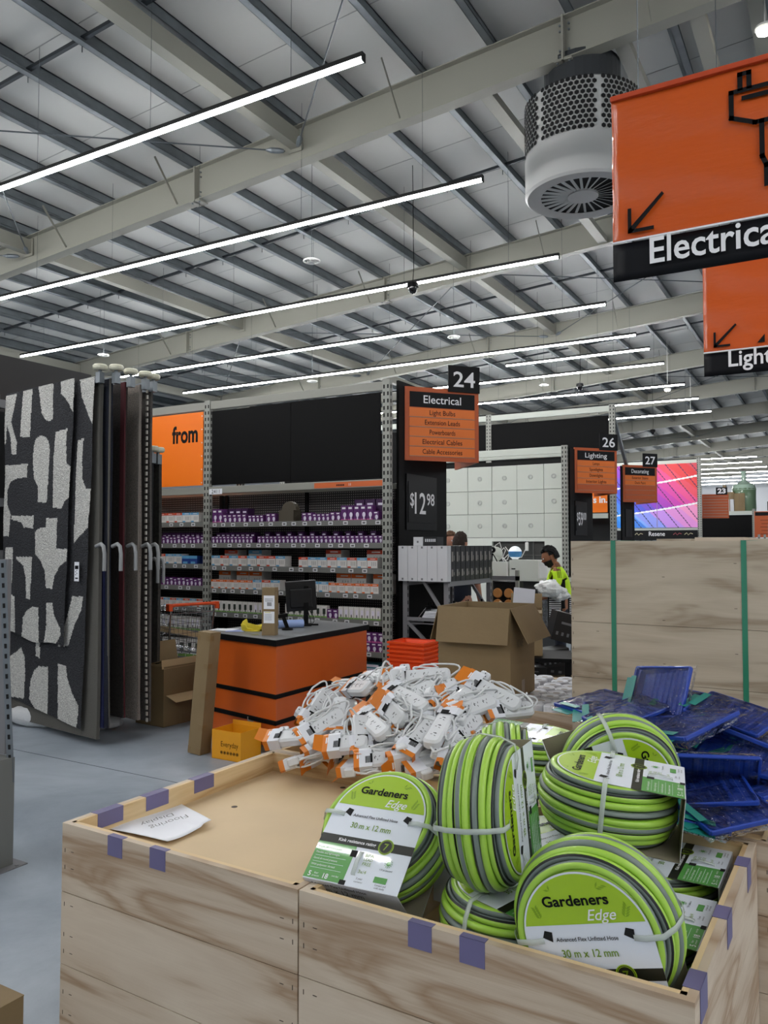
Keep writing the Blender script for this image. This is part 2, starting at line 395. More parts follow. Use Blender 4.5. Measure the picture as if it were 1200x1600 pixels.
for (px, py, z, lb) in ((645, 453, 6.2, 'black dome camera hanging under the third light'), (906, 606, 6.2, 'black dome camera hanging between far rafters, left of spot lamp'), (1020, 676, 6.2, 'small black dome camera in front of the furthest rafters')):
    p = W(px, py, z=z); r = thing('dome_camera', lb, 'camera', p)
    g = G(); g.lathe([(.03, .14), (.1, .12), (.11, .05), (.08, .04)], 18); g.build('mount', BLACK, r)
    g = G(); g.lathe([(.08, .04), (.075, -.02), (.04, -.065), (.005, -.075)], 18); g.build('dome', mat('smoked_dome', '060607', .1), r, smooth=True)
    g = G(); g.tube([(0, 0, .14), (.02, 0, .4), (0, 0, rz_(p.x)+RT+.26-p.z)], .007, 5); g.build('cable', BLACK, r)
# round ventilation drum
p = W(911, 308, z=6.28); FR = .76
r = thing('ventilation_drum', 'large white round ventilation drum with hexagon grille and slatted vane outlet, behind the orange banner', 'air vent', p)
DR = mat('drum_white', 'b9bab8', .45)
g = G(); g.lathe([(.55, .012), (.6, 0), (FR-.03, .0), (FR, .03), (FR, .52)], 64, cap=False); g.build('lower_drum', DR, r, smooth=True)
g = G(); g.lathe([(FR-.01, .52), (FR-.01, 1.22), (FR-.06, 1.26), (.5, 1.27)], 64); g.build('grille_drum', DR, r)
g = G(); nh = 66; hs = 2*PI*FR/nh
for row in range(11):
    for k in range(nh):
        a = 2*PI*(k+(.5 if row % 2 else 0))/nh; z = .575+row*hs*.87
        if (k*8) % nh < 6 and False: continue
        if k % 11 == 0: continue
        c = V(FR*math.cos(a), FR*math.sin(a), z); t = V(-math.sin(a), math.cos(a), 0); n_ = V(math.cos(a), math.sin(a), 0)
        g.add([c+n_*.004+(t*math.sin(j*PI/3)+ZZ*math.cos(j*PI/3))*hs*.44 for j in range(6)], [tuple(range(6))])
g.build('hexagon_holes', DARK, r)
g = G(); g.lathe([(.58, .03), (.02, .06)], 48); g.build('outlet_back', DARK, r)
g = G(); g.lathe([(.2, .035), (.2, .0), (.12, -.008), (.01, -.01)], 40); g.build('hub', DR, r)
for k in range(28):
    a = 2*PI*k/28; g = G(); M = Matrix.Rotation(a, 4, 'Z') @ Matrix.Rotation(.5, 4, 'X')
    g.box(.19, .585, -.018, .018, -.002, .004, 0, M); o = g.build('vane', DR, r); o.location = (0, 0, .02)
g = G(); g.lathe([(.5, 1.27), (.5, 1.75)], 30)
g.build('duct_collar', mat('duct_grey', '3e4144', .5, .4), r)
# pale support frames by the drum

g = G()
for x in (-4.15, -2.3, -1.4):
    g.box(x-.09, x+.09, 10.0, 16.2, rz_(x)+.02, rz_(x)+.14)
for y in (11.9, 13.6): g.bar(SX(-4.05, y, .08), SX(-.95, y, .08), .12, .1)
struct(g.build('trim_%d' % n_trim, STEEL)); n_trim += 1
# ================================================================ FOREGROUND CRATES
KA = math.radians(-1.5)
CM = Matrix.Translation((-2.082, 1.64, 0)) @ Matrix.Rotation(KA, 4, 'Z')
TAPE = mat('purple_tape', '77729c', .45, alpha=.75)
STAPLE = mat('staple', '4a4038', .4, .6)
def crate(u0, u1, v0, v1, top, label, floor_z=None, seams=(.205, .42, .6), M=CM):
    r = thing('plywood_crate', label, 'crate', M=M @ Matrix.Translation((u0, v0, 0))); w_, d_ = u1-u0, v1-v0; t = .018
    def side(axis, at, a0, a1, outer):
        g = G(); zs = [0]+[top-s for s in sorted(seams, reverse=True) if s < top]+[top]
        for i in range(len(zs)-1):
            za, zb = zs[i]+.0012, zs[i+1]-(.0012 if i < len(zs)-2 else 0)
            if axis == 'u': g.box(a0, a1, at, at+t, za, zb)
            else: g.box(at, at+t, a0, a1, za, zb)
        return g
    gap = .0015
    side('u', 0, gap, w_-gap, -1).build('front_panel', PLY, r); side('u', d_-t, gap, w_-gap, 1).build('back_panel', PLY, r)
    side('v', gap, t, d_-t, -1).build('side_panel', PLY, r); side('v', w_-t-gap, t, d_-t, 1).build('side_panel', PLY, r)
    g = G()                       # pale pine lip just inside the rim
    for b in ((t, w_-t, t, t+.014), (t, w_-t, d_-t-.014, d_-t), (t, t+.014, t, d_-t), (w_-t-.014, w_-t, t, d_-t)): g.box(b[0], b[1], b[2], b[3], top-.16, top-.0005)
    g.build('rim_lining', PINE, r)
    g = G()
    for zz in (.08, .13, .24, .33, .38, .5, .56, .63): 
        for uu in (.016, .05, w_-.05, w_-.016):
            v_ = random.random()
            if top-zz > 0: g.box(uu-(.001 if uu in (.016, w_-.016) else .006), uu+(.001 if uu in (.016, w_-.016) else .006), -.0008, 0, top-zz-(.006 if uu in (.016, w_-.016) else .0008), top-zz+(.006 if uu in (.016, w_-.016) else .0008))
    g.build('staples', STAPLE, r)
    if floor_z:
        g = G(); g.box(t+.001, w_-t-.001, t+.001, d_-t-.001, floor_z-.016, floor_z)
        return r, g.build('inner_shelf', mat('mdf_board', 'c9b08a', .6, var=.06, vscale=3), r)
    return r, None
crA, shA = crate(0, .905, 0, 1.0, .8, 'left plywood crate in front, its tan board bare but for a handwritten note', .728)
crB, shB = crate(.907, 1.83, 0, .93, .8, 'right plywood crate in front, filled with green hose coils', .5)
crC, shC = crate(0, .93, 1.003, 1.95, .8, 'plywood crate behind the left front one, heaped with white power boards', .6)
crD, shD = crate(.935, 1.87, .935, 1.93, .8, 'plywood crate behind the hose coils, heaped with blue paint trays', .5)
crF, shF = crate(.1, .93, 2.27, 3.32, .8, 'low plywood crate behind the power boards, carrying toilet rolls and a big carton', .62)
g = G()
for q in ((.40, .93), (.56, .9), (.2, .55), (.86, .95), (.75, .08), (.33, .05), (.8, .5)): g.cyl((q[0], q[1], .7278), (q[0], q[1], .7286), .011, 14)
g.build('screw_hole', mat('screw_dark', '3a2a1c', .6), crA)
def tape(cr, u, v, axis, wd=.055, dn=.055, inn=.0):
    """a piece of masking tape folded over the rim at (u, v) of a crate"""
    g = G(); t = .018; e = .0011; T = .8
    if axis == 'f':  g.box(u, u+wd, -e, t+e, T, T+e); g.box(u, u+wd, -e, 0, T-dn, T+e); g.box(u, u+wd, t+.014, t+.014+e, T-.02, T) if inn else None
    if axis == 'l':  g.box(0, t+.015, v, v+wd, T, T+e); g.box(t+.0145, t+.0155, v, v+wd, T-dn*.85, T+e); g.box(.0005, .0015, v, v+wd, T-.02, T+e)
    if axis == 'r':
        w_ = .923; g.box(w_-t-.015, w_, v, v+wd, T, T+e); g.box(w_-.001, w_+.0002, v, v+wd, T-dn*1.2, T+e)
    return g.build('tape_strip', TAPE, cr)
for px, py, wd in ((175, 1303, .062), (232, 1325, .062)):
    p = crA.matrix_world.inverted() @ W(px, py, z=.8); tape(crA, p.x, 0, 'f', wd)
for px, py, wd in ((140, 1269, .1), (216, 1243, .1), (291, 1217, .1)):
    p = crA.matrix_world.inverted() @ W(px, py, z=.8); tape(crA, 0, p.y, 'l', wd)
for px, py, wd in ((637, 1440, .06), (712, 1468, .06)):
    p = crB.matrix_world.inverted() @ W(px, py, z=.8); tape(crB, p.x, 0, 'f', wd)
for px, py, wd in ((1092, 1548, .075), (1112, 1432, .07), (1150, 1352, .07)):
    p = crB.matrix_world.inverted() @ W(px, py, z=.8); tape(crB, 0, p.y, 'r', wd)
# handwritten note
r = thing('paper_note', 'white handwritten paper note lying on the tan board of the left crate', 'note', M=Matrix.Translation((0, 0, 0)))
c = [W(*q, z=.7365) for q in ((150, 1292), (283, 1254), (330, 1288), (262, 1317))]
a, b, d, e = c
def nf(u, v):
    p = (a*(1-u)+b*u)*(1-v)+(e*(1-u)+d*u)*v
    return p+ZZ*(.004*math.sin(u*5+v*3)+.004*v*v+.006*(abs(u-.9) < .12)*v)
g = G(); g.grid(nf, 16, 10); g.build('sheet', PAPER, r, smooth=True, solid=.0006)
rt = (a+e)/2-(b+d)/2; upn = (a+b)/2-(e+d)/2; cen = (a+b+d+e)/4
Mn = frame(cen+ZZ*.0095, rt, -upn)
rt2 = Mn.col[0].xyz; up2 = Mn.col[1].xyz
PEN = mat('pen_ink', '1c1c22', .5)
# upside-down for the photographer: text 'up' points to the camera side
Mt = frame(cen+ZZ*.0105, rt2, up2)
if Mt.col[2].z < 0: Mt = frame(cen+ZZ*.0105, -rt2, up2)
txt('Flooring', .03, PEN, r, Mt @ Matrix.Translation((0, .012, 0)), width=.15, shear=.3, bold=-.012)
txt('Display', .026, PEN, r, Mt @ Matrix.Translation((.01, -.035, 0)), width=.13, shear=.3, bold=-.012)

# ================================================================ HOSE COILS
LIME = mat('hose_lime', 'a2cc4a', .4, coat=.2); HGREY = mat('hose_grey', '737f79', .4); HGAP = mat('hose_gap_shade', '101410', .45)
CWHITE = mat('card_white', 'dde3ec', .35, coat=.3); CGREEN = mat('card_lime', 'a0c41e', .35, coat=.3); CGRN2 = mat('card_green', '549a47', .35, coat=.3); CBLK = mat('card_black', '17190f', .4); CINS = mat('card_inside', '8c8472', .7)
TIE = mat('clear_tie', 'cfd8d2', .25, alpha=.55); OLIVE = mat('olive_ink', '6d8f1e', .5); LEAF = mat('leaf_print', '7fa312', .5)
RC, LC, GC, B0, B1, WD = .135, .186, .031, .060, .084, .155
def make_hose():
    r = thing('hose_coil', '', 'garden hose', (0, 0, 0))
    g = G(); n = 72; k = 10; zz = [-.068+.017*i for i in range(9)]; rad = [.1435, .155, .163, .168, .1695, .168, .163, .155, .1435]
    for layer in range(3):
        for i, z in enumerate(zz):
            R_ = rad[i]-layer*.0155; ph = (i*2.4+layer*1.3); vs = []
            for a in range(n):
                A_ = 2*PI*a/n; wob = .0016*math.sin(3*A_+i*2.1+layer); dz = .0012*math.sin(2*A_+i)
                for b in range(k):
                    B_ = 2*PI*b/k; rr = R_+wob+.0091*math.cos(B_); vs.append((rr*math.cos(A_), rr*math.sin(A_), z-WD/2+dz+.0091*math.sin(B_)))
            b0 = len(g.v); g.v += vs
            for a in range(n):
                for b in range(k):
                    g.f.append((b0+a*k+b, b0+((a+1) % n)*k+b, b0+((a+1) % n)*k+(b+1) % k, b0+a*k+(b+1) % k))
                    s_ = ((b/k+ph) % 1.0)*10
                    g.m.append(1 if s_ < 2.1 else (2 if s_ < 2.8 else (1 if 5.0 < s_ < 5.9 else (2 if 8.6 < s_ < 9.1 else 0))))  # near-black segments paint in the shade of the gaps between turns
    g.build('hose', [LIME, HGREY, HGAP], r, smooth=True)
    # folded card: tombstone front and back joined by a base strip
    nn = 40; arc = [(RC*math.cos(PI*i/nn), RC*math.sin(PI*i/nn)) for i in range(nn+1)]
    g = G()
    for z, s_ in ((.0008, 1), (-WD-.0008, -1)):
        out = arc+[(-RC, -LC), (RC, -LC)]; g.add([(x, y, z) for x, y in out], [tuple(range(len(out))) if s_ > 0 else tuple(range(len(out)-1, -1, -1))])
        g.add([(x, y, z-.0014*s_) for x, y in out], [tuple(range(len(out))) if s_ < 0 else tuple(range(len(out)-1, -1, -1))], 1)
    g.box(-RC, RC, -LC-.0008, -LC, -WD, 0)
    g.box(-RC, RC, -LC, -LC+.0006, -WD+.001, -.001, 1)
    card = g.build('card_sleeve', [CWHITE, CINS], r)
    def face(z, s_):
        q = Matrix.Identity(4) if s_ > 0 else Matrix.Translation((0, 0, -WD)) @ Matrix.Rotation(PI, 4, 'Y')
        e = .0014; yi = math.asin(GC/RC); rr = RC-.004
        pts = [(rr*math.cos(a), rr*math.sin(a), e) for a in [yi+(PI-2*yi)*i/30 for i in range(31)]]
        g = G(); g.add(pts, [tuple(range(31))], 0, q)
        g.box(-RC, RC, -B1, -B0, e-.0003, e, 1, q)
        g.box(-RC, -.02, -LC+.002, -B1, e-.0003, e, 2, q)
        for cx, cy, sc, an in ((.045, .1, 1, .4), (-.055, .1, .9, 2.3), (.09, .04, .9, 1.2), (-.09, .045, .8, 1.9)):
            for j in range(5):
                for sd in (-1, 1):
                    a = an+sd*.7; bx, by = cx+math.cos(an)*j*.006*sc, cy+math.sin(an)*j*.006*sc
                    ex, ey = bx+math.cos(a)*.014*sc, by+math.sin(a)*.014*sc
                    px_, py_ = -math.sin(a)*.0022, math.cos(a)*.0022; mx, my = (bx+ex)/2, (by+ey)/2
                    if ex*ex+ey*ey < (RC-.008)**2 and ey > GC: g.add([(bx, by, e+.0003), (mx-px_, my-py_, e+.0003), (ex, ey, e+.0003), (mx+px_, my+py_, e+.0003)], [(0, 3, 2, 1), (0, 1, 2, 3)], 3, q)
        for cx in (-.085, .088): g.add([(cx-.011, .006, e+.0004), (cx+.009, -.004, e+.0004), (cx+.012, .016, e+.0004), (cx-.004, .02, e+.0004)], [(0, 1, 2, 3), (3, 2, 1, 0)], 4, q)
        g.box(-.03, -.012, -.112, -.094, e+.0002, e+.0005, 4, q); g.box(-.03, -.012, -LC, -LC+.012, e+.0002, e+.0005, 4, q)
        # rating badge and small icons
        bx, by = .059, -(B0+B1)/2
        for rr_, mm, ee in ((.021, 0, .0006), (.019, 1, .0008), (.0175, 5, .001), (.0165, 1, .0012)):
            g.add([(bx+rr_*math.cos(2*PI*i/24), by+rr_*math.sin(2*PI*i/24), e+ee) for i in range(24)], [tuple(range(24))], mm if mm != 5 else 0, q)
        for i in range(12):
            a = 2*PI*i/12; g.add([(.083+.011*math.cos(a+s), -.113+.011*math.sin(a+s), e+.0005) for s in (-.1, .1)]+[(.083+.005*math.cos(a), -.113+.005*math.sin(a), e+.0005)], [(0, 1, 2), (2, 1, 0)], 2, q)
        g.add([(.083+.006*math.cos(2*PI*i/12), -.113+.006*math.sin(2*PI*i/12), e+.0006) for i in range(12)], [tuple(range(12))], 2, q)
        g.box(.06, .095, -.165, -.15, e, e+.0005, 2, q)
        for i in range(4): g.box(-RC+.008, -.036, -.107-.0165*i, -.1063-.0165*i, e, e+.0004, 6, q)
        g.build('card_print', [CGREEN, CBLK, CGRN2, LEAF, DARK, TXT, CWHITE], card)
        def t_(s, h, m, x, y, wd=None, sh=0, bo=0, al='CENTER'): txt(s, h, m, card, q @ Matrix.Translation((x, y, e)), width=wd, shear=sh, bold=bo, align=al)
        t_('Gardeners', .021, INK, -.006, .068, .142, 0, .026); t_('Edge', .022, TXT, .042, .037, .062, .35, .006)
        t_('Advanced Flex Unfitted Hose', .0082, INK, -.002, -.003, .132, 0, .01); t_('30 m x 12 mm', .0155, OLIVE, -.004, -.035, .118, 0, .012)
        t_('Kink resistance rating', .0085, TXT, -.024, -.076, .11, 0, .02); t_('7', .018, CGREEN, bx, by-.009, None, 0, .012)
        bx2 = .0
        t_('BPA', .0085, OLIVE, .026, -.106, .024); t_('LEAD', .008, OLIVE, .026, -.117, .024); t_('FREE', .0085, OLIVE, .026, -.129, .024)
        t_('3x/4', .009, OLIVE, .022, -.15, .022); t_('3 year', .005, INK, .022, -.166, .018); t_('connector', .004, INK, .022, -.174, .024)
        t_('UV protected', .0045, INK, .083, -.133, .034); t_('Compact and', .0045, INK, .083, -.173, .03); t_('coils easily', .0045, INK, .083, -.18, .028)
        for i, s in enumerate(('Ideal for watering jobs', 'Flexible and lightweight', 'Good all-round pressure', 'With polyester thread')): t_(s, .0052, TXT, -.127, -.101-.0165*i, .07, 0, 0, 'LEFT')
        t_('5', .013, TXT, -.119, -.18, None, 0, .02); t_('bar', .005, TXT, -.1, -.172, .012); t_('pressure', .0045, TXT, -.1, -.179, .02)
        t_('18', .013, TXT, -.072, -.18, None, 0, .02); t_('mm bar', .005, TXT, -.045, -.172, .02)
    face(0, 1); face(-WD, -1)
    Mb = frame((0, -LC-.0008, -WD/2), (1, 0, 0), (0, 0, 1)); 
    Mb = frame((0, -LC-.001, -.046), (1, 0, 0), (0, 0, 1))
    txt('Advanced Flex Unfitted Hose', .011, INK, card, Mb @ Matrix.Translation((-.035, .026, 0)), width=.16, bold=.008)
    txt('30 m x 12 mm', .02, mat('grey_ink', '4c4f55', .5), card, Mb @ Matrix.Translation((-.04, .0, 0)), width=.14)
    # clear ties round the bundle
    for a in (0.0, PI, -PI/2):
        q = Matrix.Rotation(a, 4, 'Z'); g = G()
        ring = [(.096, .003), (.12, .0085), (.155, .004), (.173, -.03), (.1805, -WD/2), (.173, -WD+.03), (.155, -WD-.004), (.12, -WD-.0085), (.096, -WD-.003), (.09, -WD/2)]
        L_ = len(ring)
        vs = [(p[0], y, p[1]) for p in ring for y in (-.006, .006)]
        g.add(vs, [(2*i, 2*((i+1) % L_), 2*((i+1) % L_)+1, 2*i+1) for i in range(L_)], 0, q)
        g.build('clear_tie', TIE, r, solid=.0012, smooth=True)
    return r
hose = make_hose(); first = True
def hose_at(c, up, n, label, s=1.0):
    """c = centre of the front card's round part, n = card normal"""
    global first
    up = Vector(up).normalized(); n = Vector(n).normalized(); up = (up-n*up.dot(n)).normalized(); rt = up.cross(n)
    M = Matrix((rt, up, n)).transposed().to_4x4(); M.translation = Vector(c)
    if first: hose.matrix_world = M; hose['label'] = label; hose['group'] = 'hose coils in the crate'; first = False; return hose
    return dup(hose, M=M, label=label, group='hose coils in the crate')
def C_(v, s): return CAM+(Vector(v)-CAM)*s
hose_at((-1.066, 1.806, .934), (-.032, .773, .634), (-.01, -.634, .773), 'leftmost green hose coil, propped tilted on the front rim, card facing the camera')
hose_at((-.466, 1.640, .845), (-.263, -.06, .963), (.024, -.998, -.055), 'large nearest green hose coil standing in front, card half hidden by the crate rim')
hose_at((-.542, 2.123, 1.062), (-.979, -.176, .103), (.104, 0, .995), 'green hose coil lying flat on top of the others, card overhanging to the right')
hose_at(C_((-1.023, 2.94, .929), .93), (.995, .089, -.048), (.047, .017, .999), 'green hose coil lying flat at the back, its card reading upside down')
hose_at((-.94, 2.72, .815), (.9, .4, 0), (.0, .0, 1), 'green hose coil lying directly beneath the back coil whose card reads upside down')
HS = hose_at((-.672, 1.80, 1.02), (.1, -.98, .05), (.985, .12, .1), 'green hose coil standing on edge, ringed side forward, right of the tilted leftmost coil')
hose_at((-.705, 1.845, .835), (-.95, .3, 0), (.02, -.03, 1), 'green hose coil lying flat lowest at the front, below the one standing on edge')
hose_at((-.67, 2.09, .875), (-.85, .5, .1), (.0, -.04, 1), 'green hose coil lying flat mid-crate, its lime card half showing above the nearest coil')
hose_at((-.56, 2.375, .955), (.8, .4, .3), (.45, -.88, -.12), 'green hose coil on edge at the back right, next to the blue trays')
hose_at((-.83, 2.13, .85), (0, 1, 0), (.05, -.05, 1), 'green hose coil of which only a left edge shows, behind the tilted left coil')
hose_at((-.82, 2.31, .94), (.3, -.9, .1), (.93, .35, .1), 'green hose coil on edge behind the one standing on edge, beside the power boards')
hose_at((-.478, 2.372, .768), (-1, .02, 0), (0, -.03, 1), 'green hose coil with boxy card end by the right rim, the further of two')
hose_at((-.478, 2.03, .756), (-1, .02, 0), (.0, -.02, 1), 'green hose coil with boxy card end by the right rim, the nearer of two')
t0 = [c for c in HS.children if c.name.startswith('clear_tie')][0]
t1 = t0.copy(); COL.objects.link(t1); t1.parent = HS; t1.rotation_euler = (0, 0, PI/2)     # extra tie across the ringed side
# ================================================================ POWER BOARDS
PB = mat('board_white', 'cfd1d3', .35, coat=.2); CORD = mat('cord_white', 'cfd1d2', .4); TAGO = mat('tag_orange', 'd0761a', .4); TAGW = mat('tag_white', 'd4d6dc', .4); SOCK = mat('socket_slot', '2a2a2c', .6)
def make_board(L_, kind):
    r = thing('power_board', '', 'power board')
    g = G(); rbox(g, -L_/2, L_/2, -.034, .034, 0, .04, .024)
    body = g.build('board_body', PB, r, smooth=True)
    g = G(); n = 4 if L_ > .2 else (2 if L_ > .12 else 1)
    for i in range(n):
        cx = -L_/2+.045+i*(L_-.09)/max(n-1, 1) if n > 1 else .01
        g.box(cx-.012, cx-.009, -.004, .006, .040, .0405, 0, None); 
        M1 = Matrix.Translation((cx-.007, .006, 0)) @ Matrix.Rotation(.5, 4, 'Z'); M2 = Matrix.Translation((cx+.007, .006, 0)) @ Matrix.Rotation(-.5, 4, 'Z')
        g.box(-.001, .001, -.004, .004, .040, .0405, 0, M1); g.box(-.001, .001, -.004, .004, .040, .0405, 0, M2); g.box(cx-.001, cx+.001, -.012, -.005, .040, .0405)
    g.build('socket_slots', SOCK, body)
    rs = random.Random(kind*7+3); g = G()
    for q in range(2 if kind == 2 else 1):                      # cord folded in loops on the side of the board
        pts = []; sw = .042+.014*q
        for i in range(40):
            t = i/39*2*PI*2.0
            pts.append((sw*1.25*math.cos(t)+.02+rs.uniform(-.003, .003), .036+q*.004+.016*math.sin(t)+.008*math.sin(t*.5+q)+.008, .012+.01*q+.011*math.sin(t*1.5+q*2)+.02*(i/39)))
        g.tube(pts, .0040, 7)
    pts = [(L_/2-.005, 0, .014)]+[(L_/2+.02*math.sin(t)+.028*math.cos(t*.7), .02+.03*t/2, .016+.012*math.sin(t)) for t in (.4, 1, 1.6, 2.2, 2.8, 3.3)]+[(.04, .07, .02)]
    g.tube(pts, .0040, 7)
    g.build('cord', CORD, r, smooth=True)
    g = G(); px_ = -L_/2+.055; rbox(g, px_-.022, px_+.022, .036, .074, 0, .03, .01); g.build('plug', PB, r, smooth=True)
    g = G()
    for sx, sy in ((0, .008), (-.007, -.004), (.007, -.004)): g.cyl((px_+sx, .055+sy, .03), (px_+sx, .055+sy, .0305), .003, 8)
    g.build('plug_pins', SOCK, r)
    # folded card sleeve around one end
    x0 = -L_/2+.0; g = G()
    ring = [(-.036, -.001), (.052, -.001), (.053, .036), (.04, .0425), (-.036, .0425)]
    for i in range(5):
        a, b = ring[i], ring[(i+1) % 5]
        for xa, xb, m in ((x0-.004, x0+.016, 0), (x0+.016, x0+.064, 1)):
            g.add([(xa, a[0], a[1]), (xb, a[0], a[1]), (xb, b[0], b[1]), (xa, b[0], b[1])], [(0, 1, 2, 3)], m)
    for i in range(7): g.box(x0+.04+i*.003, x0+.0415+i*.003, -.02, .01, .0430, .0434, 2)
    g.box(x0+.058, x0+.066, -.02, .02, .0430, .0434, 3)
    if kind != 2: g.add([(x0-.004, -.034, .042), (x0-.036, -.03, .044+.014*(kind % 2)), (x0-.036, .04, .044+.014*(kind % 2)), (x0-.004, .046, .042)], [(0, 1, 2, 3)], 0)
    tg = g.build('card_sleeve', [TAGO, TAGW, INK, CHAR], r, solid=.0006)
    gx = G(); gx.box(x0+.008, x0+.013, .002, .03, .0434, .0438); gx.box(x0+.015, x0+.019, .006, .03, .0434, .0438); gx.build('printed_mark', TXT, tg)
    return r
protos = [make_board(.25, 0), make_board(.17, 1), make_board(.21, 2)]
used = [False]*3
TX, TY = -1.56, 3.12
def heap(x, y):
    a = (x-TX+.0)/.62; b = (y-TY)/.52
    return .80+.30*math.exp(-(a*a*1.5+b*b*1.6))
def hit(px, py, surf, lift=0):
    d = ray(px, py); t = 1.2
    while t < 9:
        q = CAM+d*t
        if q.z < surf(q.x, q.y)+lift: return q
        t += .004
    return CAM+d*t
def lay(px, py, ang, surf, lift=.0, roll=0, pitch=0):
    p = hit(px, py, surf); e = .03
    n = V(-(surf(p.x+e, p.y)-surf(p.x-e, p.y))/(2*e), -(surf(p.x, p.y+e)-surf(p.x, p.y-e))/(2*e), 1).normalized()
    a = math.radians(ang); ax = CR*math.cos(a)+(_Fh*1.0)*math.sin(a)*1.6; ax = (ax-n*ax.dot(n)).normalized()
    ax = (ax+n*math.sin(math.radians(pitch))).normalized(); sd = n.cross(ax).normalized(); n = ax.cross(sd)
    M = Matrix((ax, sd, n)).transposed().to_4x4(); M.translation = p+n*lift
    return M @ Matrix.Rotation(math.radians(roll), 4, 'X')
GEN = 'white power board with coiled cord and orange card, heaped in the crate'
PBL = [  # px, py, direction of the card end -> other end, kind, roll, pitch, lift, label
    (452, 1168, -8, 1, 15, 0, .02, 'white power board leftmost in the heap, its cord loop hanging over the rim'),
    (478, 1176, 5, 2, 160, 5, .0, None), (510, 1150, 15, 2, 30, 5, .03, 'white power board lying level above the left rim, second from the left'),
    (500, 1120, 48, 0, 50, 10, .03, 'white power board slanting up at the left edge of the heap'),
    (520, 1104, 5, 1, 80, 0, .02, None), (533, 1130, 70, 2, 20, 10, .02, None), (548, 1112, 80, 1, 200, 0, .02, None),
    (545, 1178, -4, 1, 20, 0, .02, 'white power board lying along the front rim with coiled cord'), (566, 1190, -10, 1, 170, 5, .0, None),
    (590, 1150, -60, 0, 10, 8, .035, 'long white power board pointing steeply down the middle of the heap, card at its top'),
    (567, 1160, 85, 1, 20, 20, .03, None), (552, 1083, -15, 1, 10, 5, .03, 'orange-tabbed power board at the upper left of the heap'),
    (573, 1095, -45, 2, 10, 10, .045, 'power board with a big orange card corner on the upper left of the heap'),
    (566, 1073, -20, 1, 180, 0, .03, 'white power board with bare sockets up, top left of the heap'),
    (598, 1083, -35, 2, 0, 8, .045, None), (606, 1073, -25, 1, 190, 0, .04, None), (625, 1085, 80, 1, 30, 35, .04, 'power board standing upright at the peak, its orange tab highest of all'),
    (612, 1125, -50, 2, 20, 5, .03, None), (640, 1112, -45, 0, 0, 5, .05, None), (627, 1135, -60, 1, 40, 5, .06, None),
    (660, 1073, -5, 0, 15, 0, .03, 'white power board lying level on top right of the peak, cord arching up'),
    (650, 1100, 5, 2, 10, 10, .03, None), (682, 1100, 60, 1, 60, 0, .02, None), (706, 1082, 6, 2, 185, 5, .04, 'white power board with bare sockets beside the base of the big carton'),
    (722, 1093, 15, 1, 20, 5, .02, None), (650, 1128, 20, 1, 70, 0, .02, None), (672, 1140, 160, 2, 20, 5, .03, None),
    (660, 1170, 40, 2, 10, 8, .04, 'power board lying low right of centre under a looped cord'), (668, 1195, 15, 1, 180, 0, .02, None),
    (640, 1185, 10, 1, 90, 0, .0, None), (615, 1165, -30, 1, 60, 0, .0, None), (690, 1165, 238, 0, 5, 5, .06, 'long white power board pointing down to the left at the right side of the heap'),
    (700, 1120, 30, 0, 20, 5, .03, None), (735, 1125, 20, 2, 10, 5, .04, None), (765, 1105, -25, 0, 30, 5, .05, 'power board at the right of the heap by the toilet rolls, cord looping over it'),
    (790, 1125, 15, 2, 20, 5, .03, 'power board furthest right, its small orange card against the toilet rolls'), (760, 1140, 10, 1, 160, 0, .02, None),
    (705, 1190, 70, 1, 20, 10, .03, None), (720, 1150, 45, 2, 40, 0, .02, None), (590, 1120, 10, 1, 100, 0, .0, None),
    (530, 1160, 30, 1, 120, 0, -.01, None), (600, 1190, 0, 2, 20, 0, -.01, None), (690, 1130, -30, 1, 120, 0, .0, None), (745, 1100, 40, 1, 90, 0, .0, None),
    (620, 1105, 20, 2, 120, 0, .02, None), (580, 1132, 30, 1, 140, 0, .01, None), (655, 1150, -20, 0, 140, 0, .01, None), (500, 1165, 20, 1, 110, 0, -.01, None)]
bands = {0: [], 1: [], 2: []}
for q in PBL: bands[0 if q[1] < 1100 else (1 if q[1] < 1145 else 2)].append(q)
for px, py, an, k, ro, pi_, li, lb in PBL:
    bi = 0 if py < 1100 else (1 if py < 1145 else 2); kk = sorted(b[0]+b[1]*.001 for b in bands[bi]).index(px+py*.001)+1
    lb = lb or 'white power board, %s from the left in the %s band of the heap' % (nth(kk), ['top', 'middle', 'bottom'][bi])
    M = lay(px, py, an, heap, li, ro, pi_)
    if not used[k]: used[k] = True; o = protos[k]; o.matrix_world = M; o['label'] = lb or GEN
    else: o = dup(protos[k], M=M, label=lb or GEN)
    o['group'] = 'power boards heaped in the crate'
